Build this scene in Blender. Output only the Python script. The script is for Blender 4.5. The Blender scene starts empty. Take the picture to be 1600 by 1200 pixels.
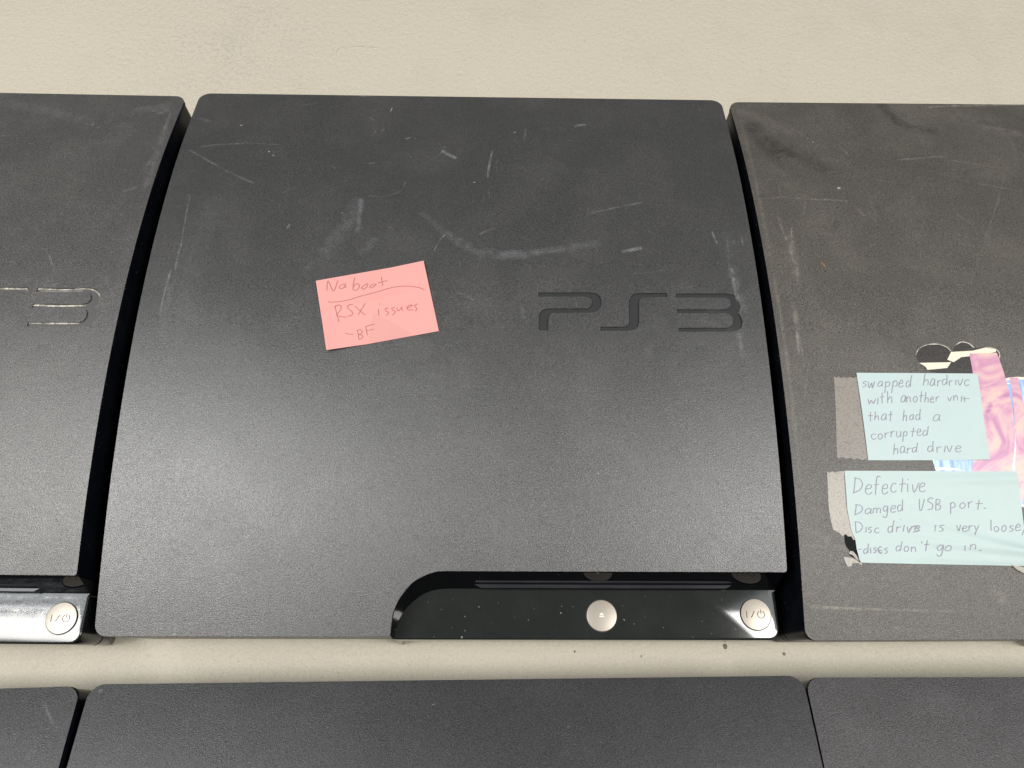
import bpy, bmesh, math, random
from mathutils import Vector, Matrix

# ------------------------------------------------------------------ measurements (millimetres, read off the photograph)
UNITS = {'C':[-0.0228,0.02339,0.04394],'L':[-0.32206,0.00895,0.0372],'R':[0.27299,0.0361,0.05007],'c':[-0.00337,-0.28004,0.05621],'l':[-0.29115,-0.29942,0.0745],'r':[0.28455,-0.26596,0.04666]}
PROFILE = [46.027,55.801,62.079,64.5,62.691,56.684,46.235]
DEPTH = 287.28
CAM = {'f':1202.01,'H':0.38304,'F':[0.0,0.38051,-0.924777],'R':[0.998854,0.044266,0.018214],'U':[-0.047867,0.923717,0.380074]}
CUT_A = [[-22.88,0.26],[-22.5,5.02],[-21.72,10.06],[-19.73,14.62],[-17.15,18.19],[-14.02,21.52],[-10.04,23.84],[-6.03,25.4],[-2.54,26.05],[3.41,26.12]]
CUT_B = [[-22.63,-0.31],[-21.61,5.73],[-20.39,8.65],[-17.84,12.67],[-14.39,15.91],[-11.15,18.36],[-7.03,20.01],[-2.85,20.76],[2.76,20.91]]
LOGO = [[[39.93,153.3],[65.25,153.56],[67.49,152.98],[69.08,151.28],[69.57,148.72],[68.91,145.75],[67.1,143.63],[64.07,142.85],[46.51,142.51],[45.23,141.83],[44.45,140.08],[44.12,133.52],[39.84,133.48],[39.92,140.45],[40.32,142.28],[41.68,143.96],[43.94,144.83],[62.66,145.01],[64.19,145.87],[65.01,147.57],[64.93,149.52],[63.63,150.96],[61.76,151.29],[39.9,151.06]],[[100.86,153.59],[100.69,151.44],[89.32,151.23],[87.92,150.53],[87.21,148.9],[86.64,138.42],[85.97,135.95],[84.17,134.3],[81.54,133.7],[68.4,133.58],[68.49,135.62],[79.41,135.72],[81.08,136.31],[81.91,137.96],[82.45,148.85],[83.11,151.0],[84.65,152.73],[87.2,153.45]],[[104.79,153.46],[129.36,153.72],[132.33,153.06],[134.16,151.1],[134.96,148.11],[134.52,145.56],[133.33,143.7],[134.58,141.37],[135.01,138.47],[134.22,135.99],[132.18,134.33],[129.5,133.66],[104.69,133.43],[104.85,135.47],[127.47,135.68],[129.42,136.52],[130.51,138.42],[130.48,140.91],[129.3,142.57],[127.48,143.14],[104.77,143.0],[104.93,145.01],[127.31,145.15],[129.51,145.93],[130.6,147.64],[130.24,149.94],[129.08,151.13],[127.22,151.45],[104.76,151.22]]]
EJECT = [66.98,9.59]
POWER = [134.42,10.27]
MARKS = {'C':[[0,0.9,1.08,[[-117.62,259.76],[-116.54,259.78]]],[0,0.95,0.99,[[-99.22,239.41],[-98.23,239.43]]],[0,0.95,1.05,[[-96.64,236.59],[-95.58,236.61]]],[0,0.8,0.82,[[-56.69,198.16],[-55.87,198.17]]],[0,1,0.98,[[7.86,219.21],[8.83,219.22]]],[0,0.39,0.89,[[88.88,250.76],[89.77,250.78]]],[0,0.19,1.31,[[42.61,221.96],[43.92,221.98]]],[0,0.36,1.34,[[-8.55,244.45],[-7.21,244.47]]],[0,0.36,1.54,[[28.26,256.84],[29.8,256.87]]],[0,0.28,1.03,[[25.44,259.95],[26.47,259.97]]],[0,1,0.84,[[64.87,66.99],[65.71,66.99]]],[0,0.22,1.33,[[-25.98,236.87],[-24.65,236.9]]],[0,0.33,0.63,[[-57.8,112.59],[-57.17,112.59]]],[0,0.33,0.63,[[-70.13,112.49],[-69.5,112.5]]],[0,0.22,1.01,[[-24.08,250.68],[-23.07,250.7]]],[0,0.28,1.08,[[128.14,282.04],[129.22,282.06]]],[0,0.22,1.04,[[127.39,259.83],[128.43,259.85]]],[0,0.28,0.63,[[-35.43,197.65],[-34.8,197.66]]],[0,0.33,0.73,[[49.94,160.74],[50.67,160.75]]],[0,0.39,0.75,[[118.55,92.36],[119.3,92.37]]],[0,0.95,1.32,[[-112.86,0.85],[-111.54,0.86]]],[0,1,1.0,[[-111.12,245.54],[-110.12,245.56]]],[0,0.39,0.83,[[-117.83,244.92],[-114.28,245.48],[-110.71,246.04]]],[0,0.11,1.25,[[-110.71,246.04],[-102.55,245.2],[-93.15,244.88]]],[0,0.16,1.24,[[-135.2,242.15],[-126.36,244.27],[-117.83,244.92]]],[0,0.17,1.42,[[-140.81,240.6],[-130.74,233.65],[-119.45,226.05],[-115.07,223.43]]],[0,0.15,1.61,[[-115.07,223.43],[-110.41,220.85],[-102.29,216.62]]],[0,0.28,0.86,[[-50.13,268.69],[-46.29,264.95]]],[0,0.8,0.63,[[-38.02,276.76],[-38.72,272.8]]],[0,0.25,1.02,[[-40.63,259.7],[-42.24,254.95]]],[0,0.17,0.85,[[-44.92,258.03],[-45.58,254.37]]],[0,0.33,1.35,[[-28.96,250.33],[-26.03,251.91]]],[0,0.25,1.15,[[-46.67,231.37],[-43.12,232.12]]],[0,0.22,0.98,[[-65.15,229.22],[-62.7,227.89]]],[0,0.17,0.8,[[-87.84,210.03],[-84.17,213.47]]],[0,0.11,1.2,[[-44.97,209.41],[-36.63,209.11],[-29.8,212.16],[-26.82,215.63]]],[0,0.22,0.97,[[-27.46,215.62],[-26.4,219.11]]],[0,0.3,1.24,[[-81.17,191.09],[-82.06,188.35]]],[0,0.19,0.85,[[-132.89,209.36],[-132.48,194.32],[-131.37,175.25]]],[0,0.14,0.63,[[-117.32,207.5],[-117.44,204.6]]],[0,0.09,10.47,[[-48.4,208.52],[-52.68,193.43],[-59.12,179.87],[-64.48,172.38]]],[0,0.16,3.16,[[-48.09,208.52],[-47.76,201.52],[-47.91,185.71]]],[0,0.07,6.11,[[-37.83,183.93],[-46.17,172.6]]],[0,0.39,0.66,[[-4.97,185.69],[-7.34,182.79],[-9.6,177.48],[-11.53,172.28]]],[0,0.3,2.92,[[-9.29,242.47],[-5.8,239.14],[-1.01,235.89]]],[0,0.28,1.66,[[-6.82,239.6],[-3.73,237.26]]],[0,0.14,0.63,[[-11.6,248.38],[-8.91,241.5],[-12.27,235.22]]],[0,0.3,1.24,[[17.53,242.95],[15.67,231.49],[15.14,221.97]]],[0,0.28,0.66,[[16.92,237.62],[15.74,226.0]]],[0,0.12,0.66,[[19.61,235.3],[19.68,226.97]]],[0,0.1,0.66,[[21.94,234.39],[22.31,227.02]]],[0,0.22,0.58,[[15.87,215.86],[16.28,209.05]]],[0,0.17,0.58,[[13.33,212.81],[13.13,205.26]]],[0,0.14,1.02,[[35.26,260.67],[34.09,250.25]]],[0,0.22,2.61,[[60.89,262.25],[64.43,263.67],[68.27,264.01]]],[0,0.07,4.39,[[-18.51,199.9],[-10.23,192.04],[-3.7,185.13]]],[0,0.12,6.78,[[-6.94,188.18],[5.81,178.8],[19.79,174.13],[36.76,174.7]]],[0,0.1,5.6,[[19.79,174.13],[36.77,175.44],[55.45,178.66],[74.34,182.68]]],[0,0.36,2.53,[[80.21,176.53],[84.94,177.52],[90.98,179.1]]],[0,0.18,1.37,[[10.95,185.51],[14.97,188.07],[19.66,190.08]]],[0,0.19,1.07,[[2.66,169.89],[2.75,166.63]]],[0,0.15,1.5,[[2.22,152.9],[6.47,150.88],[10.12,148.54]]],[0,0.16,1.2,[[64.12,199.03],[78.75,203.31],[95.17,207.69]]],[0,0.12,0.96,[[84.06,163.97],[94.88,165.17],[102.73,167.06]]],[0,0.12,1.24,[[36.77,175.44],[49.17,176.34]]],[0,0.11,0.79,[[-133.93,209.76],[-134.05,205.6]]],[0,0.25,0.95,[[-131.44,178.96],[-131.91,171.57],[-132.0,163.65]]],[0,0.12,1.5,[[-132.01,177.09],[-131.51,162.6]]],[0,0.3,1.17,[[-133.62,164.35],[-134.45,153.85],[-134.76,143.71],[-134.54,137.12]]],[0,0.12,4.09,[[-132.38,157.33],[-132.45,140.42],[-131.54,127.51]]],[0,0.04,18.02,[[-123.0,210.76],[-124.02,164.46],[-124.51,130.76]]],[0,0.28,2.3,[[133.09,168.13],[133.18,158.48],[133.94,149.12]]],[0,0.19,0.91,[[134.93,160.26],[134.43,148.1]]],[0,0.09,5.43,[[133.72,165.61],[135.97,143.05]]],[0,0.17,1.48,[[132.87,133.77],[133.16,125.08]]],[0,0.1,3.54,[[131.9,133.11],[133.57,120.34]]],[0,0.41,1.18,[[125.94,189.53],[126.75,185.65],[127.83,181.45]]],[0,0.14,0.75,[[132.9,186.89],[132.57,176.61]]],[0,0.15,0.75,[[135.7,186.54],[135.91,180.79]]],[0,0.22,0.94,[[139.92,187.37],[140.52,180.09]]],[0,0.15,1.23,[[132.12,175.48],[131.75,162.0]]],[0,0.04,12.28,[[132.21,193.95],[134.31,160.26]]],[0,0.14,0.91,[[88.63,154.5],[94.07,154.21]]],[0,0.17,0.9,[[57.54,149.02],[57.75,146.31]]],[0,0.1,2.38,[[31.98,146.05],[33.44,138.73]]],[0,0.22,0.85,[[-94.42,109.87],[-95.15,106.25]]],[0,0.15,0.86,[[-53.38,58.44],[-49.44,56.84],[-46.08,55.51]]],[0,0.15,0.68,[[-27.76,50.49],[-25.2,48.1]]],[0,0.12,0.83,[[-83.66,20.05],[-92.7,15.96],[-106.02,16.18]]],[0,0.41,0.42,[[-112.02,5.1],[-112.26,1.6]]],[0,0.22,1.42,[[-58.49,286.97],[-50.6,286.26]]],[0,0.19,0.89,[[131.28,282.68],[132.02,278.1]]],[0,0.08,2.8,[[-88.18,277.38],[-78.13,280.45]]],[0,0.1,3.4,[[-141.12,265.18],[-133.7,262.64]]],[0,0.06,4.82,[[-67.14,168.71],[-72.41,161.5]]],[0,0.03,19.9,[[61.18,240.81],[93.61,227.27]]],[0,0.03,17.69,[[117.62,146.24],[138.87,120.39]]]],'L':[[0,0.33,1.0,[[105.06,258.63],[106.07,258.66]]],[0,0.33,0.78,[[91.74,240.22],[92.52,240.24]]],[0,0.39,0.65,[[91.33,234.54],[91.98,234.56]]],[0,0.33,0.78,[[95.33,235.11],[96.1,235.12]]],[0,0.28,0.94,[[114.33,260.46],[115.27,260.49]]],[0,0.28,0.65,[[75.69,237.43],[76.34,237.45]]],[0,0.22,0.9,[[83.5,281.57],[84.4,281.6]]],[0,0.28,0.81,[[118.48,262.7],[119.29,262.73]]],[0,0.33,0.85,[[125.68,116.18],[126.53,116.19]]],[0,0.33,0.83,[[136.52,158.2],[137.34,158.21]]],[0,0.28,0.63,[[80.53,219.88],[81.16,219.9]]],[0,0.28,0.81,[[110.5,237.84],[111.31,237.86]]],[0,0.28,0.54,[[116.51,56.86],[117.05,56.87]]],[0,0.22,2.12,[[140.57,272.03],[140.73,264.94],[140.85,258.06]]],[0,0.14,3.41,[[138.85,275.88],[133.5,270.17]]],[0,0.09,8.88,[[139.14,278.71],[117.36,272.45]]],[0,0.1,5.24,[[140.73,264.94],[141.64,239.58],[141.77,212.71]]],[0,0.18,1.31,[[105.11,174.71],[108.76,167.55],[112.12,161.24]]],[0,0.14,0.91,[[99.8,176.45],[105.64,177.3]]],[0,0.07,8.85,[[46.14,278.73],[68.72,273.79],[99.53,263.76]]],[0,0.05,19.68,[[123.14,264.44],[112.48,243.66],[97.23,229.17]]],[0,0.12,2.53,[[137.79,216.02],[130.72,212.47]]],[0,0.22,1.01,[[102.23,262.77],[101.72,260.11]]],[0,0.11,1.48,[[135.06,162.71],[137.45,155.8]]],[0,0.15,2.57,[[139.25,234.8],[138.62,225.66]]],[0,0.06,4.43,[[86.71,158.35],[95.48,158.85],[101.21,159.65]]],[0,0.17,0.71,[[129.37,119.92],[129.4,115.32]]],[0,0.04,5.42,[[125.42,78.84],[115.91,62.23]]],[0,0.12,2.65,[[143.34,29.69],[123.68,27.45],[113.08,27.35]]]],'R':[[1,0.8,0.9,[[-108.14,256.35],[-107.23,256.36]]],[1,0.95,0.97,[[-106.12,253.26],[-105.15,253.27]]],[1,0.8,0.97,[[-55.3,251.78],[-54.33,251.79]]],[1,0.39,0.79,[[-78.55,215.0],[-77.76,215.01]]],[1,0.9,1.99,[[-100.61,219.17],[-98.62,219.19]]],[1,0.22,0.99,[[-97.8,219.19],[-96.8,219.2]]],[1,0.28,0.96,[[-139.31,196.28],[-138.35,196.29]]],[1,0.22,0.79,[[-74.66,208.23],[-73.87,208.24]]],[1,0.28,0.78,[[-51.19,169.31],[-50.4,169.31]]],[1,0.28,0.76,[[-71.6,148.04],[-70.84,148.04]]],[1,0.33,0.83,[[-18.03,217.25],[-17.19,217.25]]],[1,0.28,0.68,[[-67.56,241.16],[-66.88,241.17]]],[1,0.22,1.12,[[-135.14,57.55],[-134.02,57.55]]],[1,0.22,0.88,[[-116.31,266.39],[-115.43,266.4]]],[1,0.19,0.72,[[-130.7,220.67],[-130.31,212.01]]],[1,0.13,1.23,[[-142.47,211.49],[-129.17,212.87],[-117.95,211.69]]],[1,0.18,1.43,[[-119.59,211.67],[-108.21,211.34],[-95.29,210.6]]],[1,0.22,1.63,[[-95.34,205.98],[-93.01,204.75],[-90.68,200.67]]],[1,0.19,2.0,[[-134.62,200.35],[-133.73,192.35],[-132.68,185.34]]],[1,0.28,1.19,[[-128.74,193.57],[-129.75,187.68],[-129.59,183.06]]],[1,0.22,2.35,[[-129.2,185.36],[-131.87,180.76],[-131.36,176.26],[-130.3,167.44]]],[1,0.14,2.46,[[-130.69,168.89],[-130.88,159.93]]],[1,0.1,6.78,[[-130.67,191.58],[-131.22,161.7]]],[1,0.14,1.08,[[-92.02,252.39],[-90.77,247.84],[-88.94,242.89]]],[1,0.14,0.71,[[-117.68,216.41],[-121.4,200.44]]],[1,0.3,3.0,[[-134.86,145.76],[-135.34,136.11],[-135.3,125.46]]],[1,0.28,1.18,[[-135.17,139.41],[-136.23,122.92]]],[1,0.22,0.74,[[-134.36,128.02],[-134.48,116.04]]],[1,0.22,0.58,[[-132.89,116.98],[-136.46,102.63]]],[1,0.1,4.19,[[-135.28,151.2],[-134.07,134.48]]],[1,0.33,1.7,[[-142.91,13.62],[-132.88,12.95],[-119.28,12.38]]],[1,0.22,1.54,[[-120.64,12.39],[-105.65,11.95],[-81.07,11.35]]],[1,0.11,1.1,[[-81.07,11.35],[-67.41,10.78]]],[1,0.09,4.99,[[-144.16,44.09],[-137.27,43.55],[-130.76,38.76]]],[1,0.1,2.49,[[-141.87,38.26],[-122.65,36.63]]],[1,0.14,5.51,[[-64.66,20.29],[-59.45,17.69],[-61.56,13.83]]],[1,0.12,1.63,[[-107.69,4.58],[-95.51,3.77]]],[1,0.11,2.19,[[-144.78,17.98],[-140.59,19.25]]],[1,0.28,2.29,[[-35.45,284.35],[-14.31,285.51],[23.0,287.48]]],[1,0.1,2.96,[[-14.42,285.21],[38.02,288.28]]],[1,0.14,1.71,[[-64.56,239.73],[-50.44,241.34],[-36.23,242.95]]],[1,0.11,1.71,[[-37.18,240.01],[-11.76,234.53]]],[1,0.11,1.34,[[-28.84,223.79],[-4.27,217.36]]],[1,0.11,1.29,[[-44.61,204.29],[-35.08,192.22]]],[1,0.09,8.52,[[-10.7,266.06],[12.09,260.93]]],[1,0.06,18.08,[[-58.05,285.2],[-24.59,277.02],[14.29,266.37]]],[1,0.07,9.21,[[-141.94,281.17],[-126.34,270.1],[-108.26,256.87]]],[1,0.04,29.33,[[-107.13,216.5],[-73.99,204.07],[-34.8,204.37]]],[1,0.04,13.03,[[-132.6,239.04],[-118.69,207.89]]],[1,0.11,0.77,[[-1.0,245.3],[-51.22,155.02]]],[1,0.11,1.03,[[2.16,271.74],[2.25,235.61]]],[1,0.17,0.9,[[-54.39,134.73],[-54.35,126.63]]],[1,0.15,1.0,[[-81.83,225.56],[-69.04,223.43]]],[1,0.1,2.87,[[-141.39,272.68],[-142.02,216.2],[-142.18,168.83]]],[1,0.14,2.2,[[-142.18,168.83],[-141.9,115.41],[-142.19,63.04]]],[3,0.55,1.09,[[-117.85,172.99],[-116.5,170.06]]],[2,0.3,17.59,[[-138.73,269.95],[-130.17,251.45],[-121.23,236.77],[-112.81,233.55]]],[2,0.2,11.55,[[-121.87,250.02],[-111.57,239.26],[-101.31,230.87]]],[2,0.3,9.26,[[-58.99,288.11],[-52.51,268.28],[-33.36,262.0]]],[2,0.14,11.57,[[-54.3,239.84],[-32.21,234.33],[-9.72,240.29]]],[2,0.2,10.9,[[-108.16,195.7],[-105.36,193.73]]]],'c':[[0,0.25,0.99,[[-126.91,265.32],[-125.92,265.31]]],[0,0.25,0.86,[[-127.09,263.55],[-126.23,263.54]]],[0,0.25,1.11,[[-120.58,263.47],[-119.47,263.45]]],[0,0.22,0.76,[[-85.94,279.25],[-85.18,279.24]]],[0,0.25,0.77,[[-6.77,278.06],[-6.0,278.05]]],[0,0.41,0.76,[[46.95,269.48],[47.71,269.47]]],[0,0.33,0.88,[[128.12,260.52],[129.0,260.51]]],[0,0.39,0.58,[[140.56,286.0],[141.14,285.99]]],[0,0.22,0.64,[[119.16,270.67],[119.8,270.66]]],[0,0.17,0.63,[[-36.18,273.97],[-35.54,273.96]]],[0,0.28,0.63,[[20.43,270.27],[21.07,270.26]]],[0,0.22,0.62,[[68.42,275.03],[69.04,275.03]]],[0,0.22,0.59,[[-66.8,260.79],[-66.21,260.79]]],[0,0.25,1.79,[[-141.07,284.66],[-139.24,285.36]]],[0,0.11,0.62,[[-102.76,273.62],[-102.1,269.73]]],[0,0.11,0.54,[[-122.59,269.3],[-121.61,264.81]]],[0,0.22,0.64,[[-7.64,277.6],[-5.12,278.52]]],[0,0.02,15.04,[[-102.05,277.1],[-50.44,269.54]]]],'l':[[0,0.15,1.58,[[131.29,282.64],[134.77,278.07],[138.58,273.12]]],[0,0.14,0.75,[[133.48,279.75],[137.0,275.0]]],[0,0.12,1.0,[[138.58,273.12],[140.58,271.46]]],[0,0.03,12.28,[[119.01,269.86],[135.32,264.9]]]],'r':[[0,0.3,1.05,[[-132.02,279.82],[-130.97,279.82]]],[0,0.19,1.03,[[-136.36,271.17],[-135.33,271.17]]],[0,0.17,0.78,[[-125.69,274.79],[-124.91,274.78]]],[0,0.28,0.64,[[-111.1,265.45],[-110.46,265.44]]],[0,0.28,0.65,[[-84.45,277.06],[-83.79,277.06]]],[0,0.28,0.64,[[-74.1,263.05],[-73.46,263.05]]],[0,0.28,0.58,[[-95.89,281.92],[-95.31,281.92]]],[0,0.19,0.52,[[-92.3,276.13],[-90.71,274.7]]],[0,0.04,15.13,[[-140.45,271.3],[-110.84,258.68]]],[0,0.04,13.06,[[-109.54,279.52],[-69.31,274.64]]]]}
DUST = [[4,0.9750000000000001,1.36,[[75.79,155.06],[87.63,154.92],[100.07,154.8]]],[4,0.9099999999999999,0.68,[[98.96,155.12],[99.93,154.8],[100.06,153.09]]],[4,1.0,0.88,[[105.28,152.84],[105.08,154.89],[117.23,154.76],[127.44,155.45],[132.2,153.99],[134.55,151.31],[134.76,148.95]]],[4,0.78,0.61,[[105.28,152.84],[114.73,152.83],[124.99,153.18]]],[4,1.0,1.22,[[104.97,144.44],[104.97,146.27],[116.29,146.13],[129.36,146.68]]],[4,0.9099999999999999,0.68,[[105.01,144.28],[108.47,144.5]]],[4,0.52,0.54,[[113.75,144.42],[126.84,144.81]]],[4,1.0,1.43,[[104.65,135.94],[104.93,137.23],[113.93,137.22],[128.37,137.61]]],[4,0.325,0.54,[[76.45,152.68],[88.18,152.88],[99.37,152.91]]],[4,0.39,1.7,[[105.62,153.87],[117.43,153.9],[126.23,154.23]]]]
PINK_Q = [[-64.9,158.24],[-14.69,169.34],[-6.13,132.55],[-56.5,121.95]]
PINK_S = [[[-59.22,152.95],[-59.11,158.04],[-56.06,152.78],[-54.56,158.51]],[[-50.97,156.72],[-52.55,156.18],[-53.51,154.82],[-52.8,153.9],[-51.42,154.64],[-50.77,156.51],[-50.82,155.01],[-50.17,154.75]],[[-46.65,160.13],[-47.15,156.87],[-47.1,153.49]],[[-47.03,154.79],[-46.14,156.62],[-44.94,156.79],[-44.26,155.6],[-44.6,154.19],[-45.73,153.15],[-47.02,153.55]],[[-40.52,156.83],[-42.16,155.88],[-43.05,154.47],[-42.19,153.85],[-40.83,154.96],[-40.25,156.84]],[[-36.82,156.77],[-38.58,156.23],[-39.26,154.97],[-38.38,154.57],[-37.02,155.83],[-36.36,156.67]],[[-34.19,160.53],[-33.86,158.32],[-33.32,155.66]],[[-35.68,157.31],[-33.61,158.01],[-31.34,158.61]],[[-58.18,147.09],[-56.29,146.86],[-52.32,147.3],[-47.94,148.36],[-43.17,150.2],[-37.03,152.05],[-32.64,153.65],[-28.23,155.09],[-23.76,155.66],[-20.14,155.6],[-16.5,154.96],[-13.51,153.69]],[[-54.79,144.91],[-53.87,142.02],[-52.24,136.8]],[[-54.83,144.41],[-53.4,145.38],[-52.03,144.94],[-51.86,142.94],[-53.04,141.13],[-53.69,140.33],[-51.67,139.46],[-48.9,139.19]],[[-46.4,145.7],[-48.07,145.48],[-48.86,144.17],[-47.69,142.88],[-46.35,141.69],[-46.6,140.3],[-48.33,139.74]],[[-45.52,144.8],[-43.05,142.62],[-40.4,140.36]],[[-40.74,146.36],[-42.03,143.88],[-43.65,140.53]],[[-34.58,143.51],[-34.34,141.96],[-34.06,140.32]],[[-34.16,146.02],[-33.77,146.18]],[[-29.81,144.11],[-31.38,143.64],[-30.96,142.64],[-29.76,141.86],[-30.4,140.66],[-30.83,140.36]],[[-26.94,144.59],[-28.46,143.87],[-27.88,143.17],[-26.68,142.29],[-27.15,141.19],[-27.9,140.38]],[[-26.07,144.19],[-25.74,143.09],[-25.19,142.75],[-24.22,143.71],[-23.61,144.82],[-23.63,143.57],[-23.05,142.72]],[[-21.13,144.24],[-19.82,144.86],[-18.98,145.87],[-20.61,145.45],[-21.34,144.09],[-20.4,143.15],[-18.55,143.47]],[[-16.46,146.51],[-17.93,145.48],[-17.08,144.48],[-16.85,143.28],[-17.62,142.77]],[[-48.78,130.81],[-47.0,130.44],[-45.16,130.46]],[[-43.47,132.69],[-42.87,130.38],[-42.39,127.9]],[[-43.46,132.5],[-42.08,132.9],[-41.12,131.75],[-41.93,130.68],[-42.78,130.38],[-41.19,130.11],[-40.68,129.06],[-41.75,128.09],[-42.43,127.89]],[[-39.84,134.77],[-39.32,132.34],[-38.69,130.13]],[[-39.9,134.47],[-38.1,135.17],[-35.85,135.83]],[[-39.41,132.34],[-37.94,132.74],[-36.12,133.25]]]
PINK_TAPE = [[-36.78,141.94],[-27.14,136.35],[-17.68,130.71],[-13.56,128.82],[-8.08,125.44],[-9.51,119.3],[-21.72,116.18],[-21.41,120.61],[-27.53,127.65],[-33.33,125.69],[-38.04,127.55]]
MINT_Q = [[-110.99,114.54],[-55.32,114.22],[-57.49,74.37],[-111.26,74.28]]
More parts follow.
